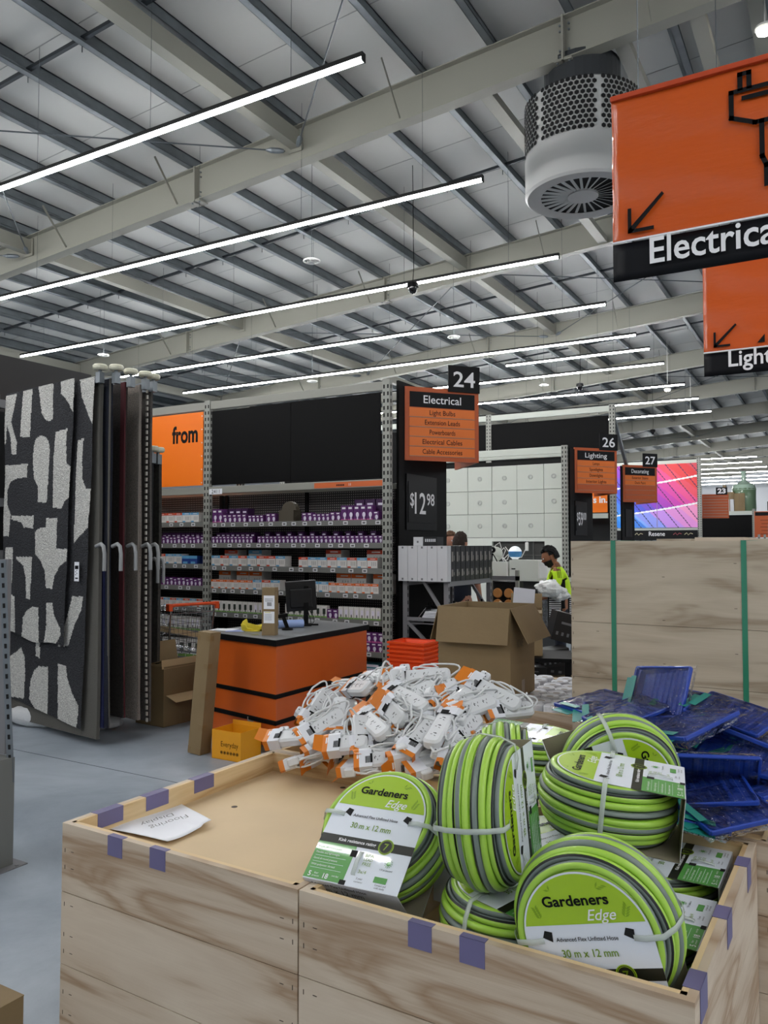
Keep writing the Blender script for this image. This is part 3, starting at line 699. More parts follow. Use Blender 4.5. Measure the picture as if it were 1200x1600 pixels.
# ================================================================ BLUE PAINT TRAYS
BLUE = mat('tray_blue', '0f3a9c', .4, coat=.2); TEAL = mat('header_teal', '157a72', .4)
def clear_film():
    m = bpy.data.materials.new('clear_film'); m.use_nodes = True; N = m.node_tree.nodes; L = m.node_tree.links; N.clear()
    o = N.new('ShaderNodeOutputMaterial'); mx = N.new('ShaderNodeMixShader'); tr_ = N.new('ShaderNodeBsdfTransparent'); gl = N.new('ShaderNodeBsdfGlossy'); gl.inputs['Roughness'].default_value = .07
    lw = N.new('ShaderNodeFresnel'); lw.inputs['IOR'].default_value = 1.45; tc = N.new('ShaderNodeTexCoord'); n = N.new('ShaderNodeTexNoise'); n.inputs['Scale'].default_value = 38; n.inputs['Detail'].default_value = 3
    bp = N.new('ShaderNodeBump'); bp.inputs['Strength'].default_value = 1; bp.inputs['Distance'].default_value = .02
    L.new(tc.outputs['Object'], n.inputs['Vector']); L.new(n.outputs['Fac'], bp.inputs['Height']); L.new(bp.outputs[0], gl.inputs['Normal']); L.new(bp.outputs[0], lw.inputs['Normal'])
    L.new(lw.outputs[0], mx.inputs[0]); L.new(tr_.outputs[0], mx.inputs[1]); L.new(gl.outputs[0], mx.inputs[2]); L.new(mx.outputs[0], o.inputs[0]); return m
FILM = clear_film()
def make_tray():
    r = thing('paint_tray', '', 'paint tray')
    g = G(); Lx, Ly = .13, .095
    def f(u, v):
        x = (u-.5)*2*Lx; y = (v-.5)*2*Ly; e = min(u, 1-u, v, 1-v)
        z = .0 if e < .035 else (-.006-.028*min(1, (1-u)*1.2) if e > .08 else -.01)
        if e > .08: z += .004*(math.sin(x*220) > 0)*(u > .25)
        return (x, y, z+.035)
    g.grid(f, 56, 24)
    g.build('tray', BLUE, r, solid=.003)
    g = G()
    for sx in (-1, 1): g.box(sx*Lx-.004, sx*Lx+.004, -Ly, Ly, .022, .037)
    for sy in (-1, 1): g.box(-Lx, Lx, sy*Ly-.004, sy*Ly+.004, .022, .037)
    g.build('rim', BLUE, r, bevel=.003)
    rs = random.Random(4); g = G()
    def h(top):
        def q(u, v):
            x = (u-.5)*2*(Lx+.018); y = (v-.5)*2*(Ly+.014); e = min(u, 1-u, v, 1-v)
            n_ = noise.noise(Vector((x*28, y*28, top*5)))*.006
            z = (.041+n_ if top else -.004-abs(n_)*.5) if e > .06 else .018+n_
            return (x+n_, y-n_, z)
        return q
    g.grid(h(1), 26, 20); g.grid(h(0), 26, 20)
    g.build('plastic_wrap', FILM, r, smooth=True)
    g = G(); g.box(-Lx-.045, -Lx-.006, -.055, .055, .024, .0255); g.box(-Lx-.006, -Lx+.02, -.055, .055, .0425, .0435); g.build('header_card', TEAL, r)
    return r
tray = make_tray(); tfirst = True
def sheap(x, y):
    a = (x+.62)/.6; b = (y-3.2)/.5
    return .80+.16*math.exp(-(a*a+b*b))
TL = [ # px, py, z-surface offset via lift, ang, roll, pitch
    (935, 1126, 14, 10, 5, .05, 'blue tray in film at the back left of the tray heap, near the toilet rolls'), (970, 1135, -10, 10, 0, .03, None),
    (985, 1145, 10, 0, 8, .05, None), (1015, 1175, -12, -15, 5, .07, 'blue ribbed tray just behind the back coil of hose'), (1045, 1140, -48, 60, 12, .13, 'blue tray standing up out of the heap with its teal header card highest'),
    (1080, 1150, -40, 20, 5, .08, None), (1083, 1198, 20, -20, 4, .13, 'blue ribbed tray facing the camera right behind the top flat hose coil'), (1140, 1178, -38, 8, 3, .12, 'long blue tray slanting down to the right beside the tall plywood stack'),
    (1175, 1200, -35, -10, 0, .09, None), (1150, 1225, -28, 5, 3, .08, None), (1110, 1245, -6, 100, 0, .07, None), (1100, 1268, -4, 4, 3, .05, 'blue tray end poking out halfway down the pile by the right rim'),
    (1130, 1290, 12, 8, 0, .03, 'lowest blue tray at the near corner of its crate'), (1080, 1280, 60, 10, 0, .02, None), (1175, 1240, -60, 5, 0, .05, None), (1040, 1200, 15, 20, 0, .02, None)]
for i, (px, py, an, ro, pi_, li, lb) in enumerate(TL):
    M = lay(px, py, an, sheap, li, ro, pi_)
    kk = sorted(t_[0] for t_ in TL).index(px)+1
    lb = lb or 'blue paint tray in crinkled clear film, %s from the left in the tray heap' % nth(kk)
    if i == 0: tray.matrix_world = M; tray['label'] = lb; o = tray
    else: o = dup(tray, M=M, label=lb)
    o['group'] = 'blue trays heaped in the crate'
# ================================================================ TALL PLYWOOD STACK WITH STRAPS
r = thing('strapped_crate', 'tall weathered plywood crate stack with two green straps, right', 'crate', (-1.13, 3.75, 0), math.radians(-1))
g = G(); H_ = 1.664; 
for i, (a, b) in enumerate(((.76, 1.02), (1.022, 1.28), (1.282, 1.664))): g.box(0, 1.7, 0, .02, a, b)
g.build('front_panel', PLYG, r)
g = G(); g.box(0, .02, .021, 1.0, .76, H_); g.box(1.68, 1.7, .021, 1.0, .76, H_); g.box(.021, 1.679, .98, 1.0, .76, H_); g.build('side_panels', PLYG, r)
g = G(); g.box(.021, 1.679, .021, .979, H_-.03, H_-.012); g.build('lid', PLYG, r)
g = G(); 
for x in (.02, .8, 1.58): g.box(x, x+.1, .02, 1.0, .64, .758)
for y in (.01, .5, .9): g.box(0, 1.7, y+.012, y+.1, .615, .64)
g.build('pallet', mat('dark_pallet', '4a2c22', .7), r)
g = G(); 
for i in range(12): g.box(.008, .010, -.001, 0, .8+i*.07, .812+i*.07); g.box(.02+(i % 3)*.3+.1, .032+(i % 3)*.3+.1, -.001, 0, .85+i*.065, .852+i*.065)
g.build('staples', STAPLE, r)
SG = mat('green_strap', '2d7f63', .35, coat=.3)
for px in (960, 1165):
    p0 = r.matrix_world.inverted() @ W(px, 1000, y=3.75) if False else None
    x = W(px, 1000, y=3.75).x+1.13
    g = G(); g.box(x-.011, x+.011, -.0025, -.0005, .66, H_+.002); g.box(x-.011, x+.011, -.0025, 1.002, H_+.0005, H_+.0025); g.box(x-.011, x+.011, 1.0, 1.002, .66, H_+.002); g.build('strap', SG, r)
# its lower stage
r = thing('base_crate', 'lower plywood crate almost hidden beneath the strapped stack', 'crate', (-1.13, 3.75, 0), math.radians(-1))
g = G(); g.box(0, 1.7, 0, 1.0, .02, .612); g.build('box', PLYG, r)
g = G()
for i in range(3): g.box(.1, 1.6, -.002, 0, .15+i*.15, .153+i*.15)
g.build('board_joints', STAPLE, r)
r = thing('timber_stack', 'further plywood stack whose top edge shows just over the strapped one', 'timber stack', (-1.25, 6.4, 0), math.radians(-1))
for i, (a, b, z) in enumerate(((0, .25, 1.69), (.28, .62, 1.70), (.66, 1.2, 1.69), (1.24, 2.1, 1.70))):
    g = G(); g.box(a, b, 0, .9, .12, z); g.build('packed_boards', PLY if i == 1 else PLYG, r)
g = G(); g.box(0, 2.1, 0, .9, 0, .118); g.build('pallet', MATS['dark_pallet'], r)
# ================================================================ TOILET ROLL PACKS + BIG CARTON
TISS = mat('tissue', 'dadce2', .8, bump=.4, bscale=50); NAVY = mat('pack_navy', '101a4a', .3, coat=.4); CORE = mat('roll_core', '9a9086', .8)
def make_pack():
    r = thing('toilet_roll_pack', '', 'toilet rolls')
    g = G()
    for i in range(3):
        for j in range(2):
            c = Matrix.Translation((i*.108, j*.108, 0))
            g.lathe([(.02, .2), (.045, .206), (.053, .2), (.054, .192), (.054, .0)], 18, 0, c, cap=False)
            g.lathe([(.019, .16), (.0195, .2)], 12, 1, c)
    g.build('rolls', [TISS, CORE], r, smooth=True)
    g = G(); pts = []
    for cx, cy, a0 in ((.216, .108, 0), (0, .108, 90), (0, 0, 180), (.216, 0, 270)):
        for k in range(6):
            a = math.radians(a0+18*k); pts.append((cx+.0565*math.cos(a), cy+.0565*math.sin(a)))
    n = len(pts); vs = [(p[0], p[1], 0) for p in pts]+[(p[0], p[1], .172) for p in pts]
    g.add(vs, [(i, (i+1) % n, n+(i+1) % n, n+i) for i in range(n)]); wr = g.build('printed_film', NAVY, r, smooth=True, solid=.001)
    txt('Paper', .022, TXT, wr, frame((.108, -.0575, .11), (1, 0, 0), (0, 0, 1)), width=.08); txt('White', .026, TXT, wr, frame((.108, -.0575, .04), (1, 0, 0), (0, 0, 1)), width=.13)
    return r
pack = make_pack(); k = 0
for j, vv in enumerate((2.36, 2.60, 2.84, 3.08)):
    for i in range(2):
        u = .16+i*.35; p = CM @ V(u, vv, .622); M = Matrix.Translation(p) @ Matrix.Rotation(KA+.01*((i+j) % 3-1), 4, 'Z')
        lb = ['navy and white toilet roll pack at its crate\'s front left, beside the power boards', 'navy toilet roll pack at the front right corner, its printed face toward the camera'][i] if j == 0 else 'toilet roll pack with white roll tops, %s row back, %s column' % (nth(j+1), ['left', 'right'][i])
        if k == 0: pack.matrix_world = M; pack['label'] = lb; pack['group'] = 'toilet roll packs in the low crate'
        else: dup(pack, M=M, label=lb, group='toilet roll packs in the low crate')
        k += 1
def carton(name, label, M, w_, d_, h_, flaps, cat='carton', m=None, mi=None, tapes=True, group=None):
    """open carton: four walls, floor, and flaps as (side, length, fold angle from upright)"""
    r = thing(name, label, cat, M=M, group=group); m = m or CARD; mi = mi or CARDI; t = .004
    g = G(); g.box(0, w_, 0, t, 0, h_); g.box(0, w_, d_-t, d_, 0, h_); g.box(0, t, t, d_-t, 0, h_); g.box(w_-t, w_, t, d_-t, 0, h_); g.box(0, w_, 0, d_, 0, t)
    b = g.build('box_body', m, r)
    for side, ln, an in flaps:
        a = math.radians(an); g = G()
        if side == 'f': o, al, up_, wd = V(0, 0, h_), V(1, 0, 0), V(0, -math.sin(a), math.cos(a)), w_
        if side == 'b': o, al, up_, wd = V(0, d_, h_), V(1, 0, 0), V(0, math.sin(a), math.cos(a)), w_
        if side == 'l': o, al, up_, wd = V(0, 0, h_), V(0, 1, 0), V(-math.sin(a), 0, math.cos(a)), d_
        if side == 'r': o, al, up_, wd = V(w_, 0, h_), V(0, 1, 0), V(math.sin(a), 0, math.cos(a)), d_
        Mf = frame(o, al, up_); g.box(.002, wd-.002, 0, ln, -.002, .002, 0, Mf); g.build('flap', m, r)
    if tapes:
        g = G(); g.box(w_/2-.025, w_/2+.025, -.0008, 0, 0, .09); g.box(-.0008, 0, d_/2-.025, d_/2+.025, 0, .09)
        g.box(w_, w_+.0008, d_/2-.025, d_/2+.025, 0, .09); g.build('parcel_tape', CTAPE, r)
    return r
pL, pN, pR = W(690, 1075, z=.83), W(798, 1099, z=.83), W(838, 1078, z=.83)
yaw = math.radians(2.5); LWD = .405; pL = pN-V(math.cos(yaw), math.sin(yaw), 0)*LWD
bc = carton('big_carton', 'large open brown carton with folded-out flaps, standing on the toilet roll packs', Matrix.Translation((pL.x, pL.y, .83)) @ Matrix.Rotation(yaw, 4, 'Z'), LWD, .42, .485, [('f', .19, 168), ('r', .2, 152), ('l', .19, 165), ('b', .15, 172)], m=CARD)
txt('KNE', .045, mat('marker_ink', '5a4a34', .6), bc, frame(((pN-pL).length+.001, .16, .27), (0, 1, 0), (0, 0, 1)), width=.1)
# ================================================================ SERVICE DESK
OR2 = mat('desk_orange', 'bf5618', .35, coat=.15); DTOP = mat('desk_top', '77797a', .45, var=.1, vscale=40)
def lerp2(P, k):
    c = (sum(p[0] for p in P)/len(P), sum(p[1] for p in P)/len(P)); return [(c[0]+(p[0]-c[0])*k, c[1]+(p[1]-c[1])*k) for p in P]
dk = [(-4.75, 5.15), (-3.83, 4.95), (-3.83, 6.36), (-4.72, 6.53)]
r = thing('service_desk', 'orange service desk with black bands and dark worktop', 'desk', (-4.28, 5.75, 0))
T_ = Matrix.Translation((4.28, -5.75, 0)); 
def dkp(k, z0, z1, nm, m, bev=0):
    g = G(); g.prism(lerp2(dk, k), z0, z1, 0, T_); return g.build(nm, m, r, bevel=bev)
dkp(1.0, .852, .9, 'worktop_edge', BLACK, .004); dkp(.995, .9, .902, 'worktop', DTOP)
dkp(.965, .476, .851, 'panel', OR2); dkp(.975, .44, .475, 'black_band', BLACK, .006); dkp(.96, .272, .439, 'panel', OR2); dkp(.972, .235, .271, 'black_band', BLACK, .006); dkp(.955, .06, .234, 'panel', OR2); dkp(.9, 0, .059, 'plinth', BLACK)
# small labelled box, cloth, paper roll, papers, scanner, monitor
p = W(419, 993, z=.903); r = thing('parcel_box', 'small upright cardboard parcel with two white labels, on the desk corner', 'box', p, math.radians(18))
g = G(); g.box(-.055, .055, 0, .085, 0, .39); g.build('box_body', CARD, r)
g = G(); g.box(-.04, .053, -.001, 0, .215, .325); g.box(-.04, .053, -.001, 0, .1, .195); lb = g.build('address_label', PAPER, r)
g = G(); g.box(-.03, .02, -.0016, -.001, .185, .19); g.build('yellow_highlight', mat('highlighter', 'd8d020', .5), lb)
g = G(); 
for i in range(8): g.box(-.01+i*.005, -.0075+i*.005, -.0016, -.001, .24, .27)
for i in range(4): g.box(-.03, .04, -.0016, -.001, .3-i*.008, .302-i*.008)
for i in range(5): g.box(-.03, .03, -.0016, -.001, .17-i*.011, .172-i*.011)
g.build('barcode', INK, lb)
g = G(); g.box(-.0555, .0555, .01, .05, .31, .3555); g.build('parcel_tape', CTAPE, r)
p = W(393, 986, z=.903); g = G(); rs = random.Random(3)
def cl(u, v):
    a = 2*PI*u; q = v; rr = .03+.012*math.sin(3*a+q*4)+.008*math.sin(7*a)
    return (-.075+.17*q+.01*math.cos(a), rr*1.2*math.cos(a)*(.6+.8*q*(1-q)), max(.001, rr*(.9+.7*(q < .3))*(.55+math.sin(a))))
g.grid(cl, 28, 12); o = g.build('yellow_cloth', mat('yellow_cloth', 'd8c437', .8, bump=.3, bscale=40), smooth=True); o.location = p; o.rotation_euler = (0, 0, .3)
tag(o, 'crumpled yellow cloth on the service desk left of the parcel', 'cloth')
p = W(455, 981, z=.903); r = thing('paper_roll', 'pale blue roll of plastic lying on the desk behind the scanner', 'roll', p, math.radians(50))
g = G(); M = Matrix.Translation((-.02, 0, .036)) @ Matrix.Rotation(PI/2, 4, 'Y'); g.lathe([(.02, -.1), (.036, -.1), (.036, .13), (.02, .13)], 20, 0, M, cap=False); g.lathe([(.02, -.1), (.02, .13)], 16, 1, M, cap=False)
g.build('roll', [mat('pale_blue_film', '93a9d8', .3, coat=.4), DARK], r, smooth=True)
for i, (px, py, a, m) in enumerate(((350, 984, .2, PAPER), (368, 986, .5, mat('blue_paper', '8d9fd6', .5)), (398, 992, 1.0, mat('olive_paper', '8e8d5a', .6)))):
    p = W(px, py, z=.9035); g = G(); s = (.11, .08, .03)[i]
    g.grid(lambda u, v: ((u-.5)*2*s, (v-.5)*1.4*s, .001+.004*u*v), 6, 4, 0); o = g.build('loose_paper', m, solid=.0006); o.location = p; o.rotation_euler = (0, 0, a)
    tag(o, ['white sheet of paper on the left end of the desk', 'bluish sheet of paper beside the white sheet on the desk', 'small olive paper scrap in front of the parcel on the desk'][i], 'paper')
p = W(478, 977, z=.903); r = thing('computer_monitor', 'black computer monitor seen from behind, standing on the service desk', 'monitor', p, AZ+.12)
g = G(); g.box(-.115, .115, -.02, .02, .0, .012); g.box(-.12, .05, -.08, .09, 0, .01); g.build('stand_base', BLACK, r, bevel=.003)
g = G(); g.box(-.022, .022, -.015, .015, .012, .36); g.build('stand_pole', BLACK, r, bevel=.003)
g = G(); Mt = Matrix.Translation((-.045, .03, .25)) @ Matrix.Rotation(-.06, 4, 'Y') @ Matrix.Rotation(.12, 4, 'X'); g.box(-.14, .14, -.02, .015, -.12, .16, 0, Mt); g.box(-.1, .1, -.05, -.02, -.08, .09, 0, Mt); g.build('screen_housing', mat('monitor_plastic', '08080a', .45), r, bevel=.006)
g = G(); g.box(-.13, .13, .0151, .016, -.11, .15, 0, Mt); g.build('screen', mat('screen_black', '050507', .1), r)
g = G(); g.tube([(.02, -.01, .15), (.06, -.03, .1), (.075, -.03, .04), (.05, -.04, .005), (.0, -.06, .004)], .003, 6); g.tube([(.02, -.01, .12), (.04, -.03, .06), (.05, -.06, .005)], .003, 6); g.build('cable', BLACK, r)
p = W(449, 984, z=.903); r = thing('barcode_scanner', 'black handheld scanner leaning in its stand on the desk', 'scanner', p, .4)
g = G(); g.lathe([(.001, 0), (.05, 0), (.045, .014), (.02, .02), (.001, .02)], 20); g.build('stand', BLACK, r)
g = G(); g.bar((0, 0, .015), (-.03, -.02, .11), .028, .03); g.build('grip', BLACK, r, bevel=.005)
g = G(); g.bar((-.0, .0, .13), (-.09, -.05, .115), .04, .032); g.build('head', BLACK, r, bevel=.006)
g = G(); g.cyl((0, 0, 0), (0, 0, .004), .03, 20); o = g.build('paper_disc', PAPER); o.location = W(493, 976, z=.903); tag(o, 'round white disc lying on the desk right of the monitor', 'disc')
# tall leaning box
a, b, c = W(293, 1178, z=0), W(318, 1182, z=0), W(329, 1180, z=0)
yw = math.atan2(b.y-a.y, b.x-a.x)
r = thing('tall_carton', 'tall narrow taped cardboard box leaning against the service desk', 'carton', M=Matrix.Translation(a) @ Matrix.Rotation(yw, 4, 'Z') @ Matrix.Rotation(.075, 4, 'Y') @ Matrix.Rotation(-.03, 4, 'X'))
g = G(); g.box(0, .125, 0, .125, .012, .965); g.build('box_body', CARD, r)
g = G()
for z in (.02, .2, .45, .68, .9):
    g.box(.085, .1262, -.0012, .0, z, z+.045); g.box(.125, .1262, 0, .05, z, z+.045)
for z in (.025, .9): g.box(-.001, .03, -.0012, 0, z, z+.045)
g.build('parcel_tape', CTAPE, r)
# yellow Everyday box
YB = mat('box_yellow', 'e09a12', .5); GB = mat('greyboard', '8b867c', .8)
a, b = W(331, 1184, z=0), W(376, 1192, z=0); yw = math.atan2(b.y-a.y, b.x-a.x)
r = carton('display_box', 'open yellow-orange box with printed word and icons, on the floor against the desk', Matrix.Translation(a) @ Matrix.Rotation(yw, 4, 'Z'), (b-a).length, .24, .22, [('b', .03, 5)], 'box', YB, GB, False)
bw = (b-a).length
txt('Everyday', .042, INK, r, frame((bw*.62, -.001, .1), (1, 0, 0), (0, 0, 1)), width=.17, bold=-.008)
g = G()
for i in range(6):
    cx = bw*.62-.08+i*.031
    g.tube([(cx+.011*math.cos(t), -.0012, .055+.011*math.sin(t)) for t in [k*PI/7 for k in range(14)]], .0015, 4, closed=True); g.box(cx-.005, cx+.005, -.0018, -.0005, .05, .06)
g.build('printed_icons', INK, r)
r = thing('corrugated_flap', 'grey inner board sheet standing upright behind the yellow box', 'board', W(392, 1178, z=0), yw)
g = G(); g.box(-.12, .12, .1, .104, 0, .26); g.build('sheet', GB, r)
# carton at left
a, b, c = W(212, 1129, z=0), W(255, 1137, z=0), W(300, 1124, z=0)
yw = math.atan2(b.y-a.y, b.x-a.x)
r = carton('open_carton', 'brown carton on the floor by the hanging rugs, a side flap hanging out', Matrix.Translation(a) @ Matrix.Rotation(yw, 4, 'Z'), (b-a).length, .5, .54, [('l', .18, 12)])
g = G(); w_ = (b-a).length; Mf = frame((w_, .03, .28), (0, 1, 0), (1, 0, -.35)); g.box(0, .42, 0, .14, 0, .003, 0, Mf); g.build('torn_flap', CARDI, r)
g = G(); Mf = frame((w_*.55, -.02, .56), (0, 1, 0), (.5, 0, .12)); g.box(0, .5, -.12, .16, 0, .004, 0, Mf); Mf2 = frame((w_*.55+.16, -.02, .6), (0, 1, 0), (.1, 0, -1)); g.box(0, .5, 0, .08, 0, .004, 0, Mf2); g.build('lid_flap', CARDI, r)
# corner of a carton bottom left
p = W(0, 1557, z=.28)
r = carton('floor_carton', 'corner of a cardboard carton at the bottom left edge of the photo', Matrix.Translation((W(37, 1556, z=.3).x-.42, W(37, 1556, z=.3).y-.32, 0)) @ Matrix.Rotation(0, 4, 'Z'), .42, .32, .3, [])
g = G(); g.box(-.001, .421, -.001, .321, .3, .303); g.build('lid', CARD, r)

# ================================================================ SHOPPING TROLLEYS
TH = mat('trolley_orange', 'e0501a', .4)
def make_trolley():
    r = thing('shopping_trolley', '', 'trolley')
    g = G(); L0, L1, w0, w1, zt, zb = -.4, .42, .27, .2, .95, .55
    def P(u, s, z):   # u 0 handle end .. 1 nose
        w_ = w0+(w1-w0)*u; k = (z-zb)/(zt-zb); return (L0+(L1-L0)*u+(-.0 if u < .5 else .0)-(1-k)*.1*(u > .5), s*w_*(.8+.2*k), z+.02*u)
    for i in range(9):
        z = zb+(zt-zb)*i/8
        for s in (-1, 1): g.cyl(P(0, s, z), P(1, s, z), .0025 if i < 8 else .005, 4)
        for u in (0, 1): g.cyl(P(u, -1, z), P(u, 1, z), .0025 if i < 8 else .005, 4)
    for i in range(21):
        for s in (-1, 1): g.cyl(P(i/20, s, zb), P(i/20, s, zt), .0022, 4)
        g.cyl(P(i/20, -1, zb), P(i/20, 1, zb), .0022, 4)
    for i in range(11):
        for u in (0, 1):
            a, b = P(u, -1, zb), P(u, 1, zb); c, d = P(u, -1, zt), P(u, 1, zt); t = i/10
            g.cyl(tuple(a[k]+(b[k]-a[k])*t for k in range(3)), tuple(c[k]+(d[k]-c[k])*t for k in range(3)), .0022, 4)
    g.build('wire_basket', CHROME, r)
    g = G()
    for s in (-1, 1):
        g.tube([(-.42, s*.25, 1.03), (-.42, s*.25, .95), (-.36, s*.24, .5), (-.33, s*.24, .2), (.3, s*.18, .13), (.42, s*.16, .13)], .011, 8)
        g.tube([(-.3, s*.235, .5), (.36, s*.17, .5)], .008, 6)
    g.cyl((-.33, -.24, .2), (-.33, .24, .2), .009, 6); g.cyl((.4, -.16, .13), (.4, .16, .13), .009, 6); g.build('chassis', CHROME, r)
    g = G(); g.tube([(-.43, -.29, 1.03), (-.43, -.2, 1.04), (-.43, .2, 1.04), (-.43, .29, 1.03)], [.026, .016, .016, .026], 10)
    for s in (-1, 1): g.cbox((-.43, s*.27, 1.02), (.06, .04, .07))
    g.build('handle', TH, r, smooth=True)
    for x, y in ((-.3, .22), (-.3, -.22), (.36, .15), (.36, -.15)):
        g = G(); g.lathe([(.02, -.014), (.058, -.014), (.062, 0), (.058, .014), (.02, .014)], 16, 0, Matrix.Translation((x, y, .062)) @ Matrix.Rotation(PI/2, 4, 'X')); g.box(x-.012, x+.012, y-.02, y+.02, .06, .14); g.build('wheel', RUBBER, r)
    return r
tr = make_trolley()
q = W(302, 944, z=1.04)
tr.matrix_world = Matrix.Translation((q.x-.32, q.y+.25, 0)) @ Matrix.Rotation(math.radians(128), 4, 'Z')
tr.matrix_world = Matrix.Translation((q.x, q.y, 0)) @ Matrix.Rotation(math.radians(165), 4, 'Z') @ Matrix.Translation((.43, 0, 0))
tr['label'] = 'wire shopping trolley with orange handle between the rugs and the service desk'; tr['group'] = 'shopping trolleys'
q = W(893, 921, z=1.04)
tr2 = dup(tr, M=Matrix.Translation((q.x, q.y, 0)) @ Matrix.Rotation(math.radians(215), 4, 'Z') @ Matrix.Translation((.43, 0, 0)), label='wire shopping trolley piled with film, half hidden behind the tall plywood stack', group='shopping trolleys')
M1 = tr.matrix_world
r = thing('flat_carton', 'opened flat carton lying in the left shopping trolley', 'carton', M=M1 @ Matrix.Translation((.0, .02, .72)) @ Matrix.Rotation(.25, 4, 'X'))
g = G(); g.box(-.28, .25, -.17, .17, 0, .05); g.build('box_body', CARDI, r); g = G(); g.box(-.28, .25, .05, .07, .05, .051); g.build('parcel_tape', CTAPE, r)

# ================================================================ HANGING RUG DISPLAY
CH = mat('rug_charcoal', '2b2c30', .95, bump=1, bscale=85, var=.45, vscale=75); CM_ = mat('rug_cream', 'c2c1bc', .95, bump=1, bscale=85, var=.32, vscale=75)
p0, p1 = W(15, 620, z=3.03), W(148, 590, z=3.03)   # top edge of the front rug
rdir = (p1-p0); rdir.z = 0; Lr = rdir.length; rdir.normalize(); rn = V(rdir.y, -rdir.x, 0)   # rn faces the camera
if rn.dot(CAM-p0) < 0: rn = -rn
def on_rug(px, py, off=0):
    o = p0+rn*off; d = ray(px, py); t = (o-CAM).dot(rn)/d.dot(rn); q = CAM+d*t; return ((q-p0).dot(rdir), q.z)
def zp(l): return [on_rug(x/2.5, 560+y/2.5) for x, y in l]
SH = [zp(l) for l in (
 [(30,150),(80,140),(72,190),(60,250),(80,330),(78,378),(62,375),(58,310),(45,262),(40,330),(34,340)], [(105,130),(143,120),(132,310),(93,308)],
 [(165,110),(222,95),(220,240),(205,247),(190,240),(178,215)], [(250,85),(308,70),(300,215),(285,180),(268,155),(250,140)],
 [(145,470),(140,400),(145,345),(155,315),(175,303),(192,308),(203,325),(210,360),(205,470),(198,565),(162,562),(160,500)],
 [(232,290),(276,275),(272,330),(275,410),(295,425),(290,540),(268,560),(255,585),(220,585)],
 [(30,420),(122,412),(120,465),(80,470),(55,485),(42,520),(42,570),(58,610),(50,695),(18,695)], [(60,615),(148,615),(145,665),(105,660),(95,640),(62,630)],
 [(195,625),(238,622),(236,740),(275,745),(272,790),(250,810),(230,850),(220,900),(193,895),(190,830),(175,790),(152,765),(152,680),(165,665),(195,660)],
 [(36,740),(66,738),(62,875),(30,873)], [(78,775),(140,775),(132,940),(118,935),(115,850),(105,810),(78,785)],
 [(18,1065),(28,960),(45,930),(62,922),(74,930),(72,1075)], [(98,1090),(105,1010),(118,985),(140,968),(165,970),(165,1110),(140,1105)],
 [(195,955),(222,955),(228,1000),(248,1050),(250,1080),(225,1125),(185,1115),(195,1040)])]
SB = [zp(l) for l in (
 [(312,72),(375,60),(365,260),(345,220),(318,150)], [(305,320),(326,312),(322,400),(322,470),(335,510),(355,508),(345,660),(330,675),(305,700),(288,722),(298,500)],
 [(280,930),(325,930),(318,985),(290,1040),(262,1125),(225,1125),(262,1010)], [(15,1315),(25,1200),(45,1160),(80,1130),(95,1165),(98,1225),(92,1330)],
 [(115,1330),(120,1260),(135,1220),(150,1203),(190,1205),(185,1395),(140,1375)], [(225,1190),(255,1200),(262,1250),(285,1310),(310,1360),(300,1450),(225,1420)], [(138,1090),(156,1090),(154,1170),(140,1165)])]
def inside(p, poly):
    c = False; j = len(poly)-1
    for i in range(len(poly)):
        if (poly[i][1] > p[1]) != (poly[j][1] > p[1]) and p[0] < (poly[j][0]-poly[i][0])*(p[1]-poly[i][1])/(poly[j][1]-poly[i][1])+poly[i][0]: c = not c
        j = i
    return c
RM = Matrix.Identity(4)
def rug_layer(u0f, u1f, z0f, z1f, off, pats, nu, nv, mats, name, parent, inv):
    def pt(u, v):
        z = z0f(u)+(z1f(u)-z0f(u))*v; a = u0f(z); b = u1f(z); return a+(b-a)*u, z
    def f(u, v):
        s, z = pt(u, v); q = p0+rdir*s; h = noise.noise(Vector((s*70, z*70, off)))*.005+noise.noise(Vector((s*5, z*2, off)))*.012
        q = q+rn*(off+h+.0); return inv @ V(q.x, q.y, z)
    return G().grid(f, nu, nv, mf=lambda u, v: 1 if any(inside(pt(u, v), q) for q in pats) else 0).build(name, mats, parent, smooth=True)
r = thing('hanging_rug', 'charcoal and cream abstract-patterned rug draped over its arm, at the front of the rug display', 'rug', (p1.x, p1.y, 0), 0, 'rugs on swing arms'); inv = Matrix.Translation((-p1.x, -p1.y, 0))
e0, e1 = on_rug(8, 985)[0], on_rug(104, 1010)[0]; et = on_rug(123, 594)[0]
b0_, b1_ = on_rug(8, 985)[1], on_rug(104, 1012)[1]
rug_layer(lambda z: .0+(e0)*(3.03-z)/(3.03-b0_), lambda z: et+(e1-et)*(3.03-z)/(3.03-b1_), lambda u: b0_+(b1_-b0_)*u+.02*math.sin(u*9), lambda u: 3.05, .035, SH, 130, 250, [CH, CM_], 'front_drop', r, inv)
l0, l1 = on_rug(6, 1085), on_rug(127, 1140)
rug_layer(lambda z: l0[0]*(3.03-z)/(3.03-l0[1]), lambda z: Lr+(l1[0]-Lr)*(3.03-z)/(3.03-l1[1]), lambda u: l0[1]+(l1[1]-l0[1])*u, lambda u: 3.04, .0, SB, 140, 260, [CH, CM_], 'back_drop', r, inv)
BK = mat('rug_backing', '56544f', .9, bump=.2, bscale=90); POLE = mat('arm_dark', '1c1a19', .5)
HDL = mat('handle_grey', '8d8f90', .4); ROLL = mat('roller_cream', 'cfcdb8', .5)
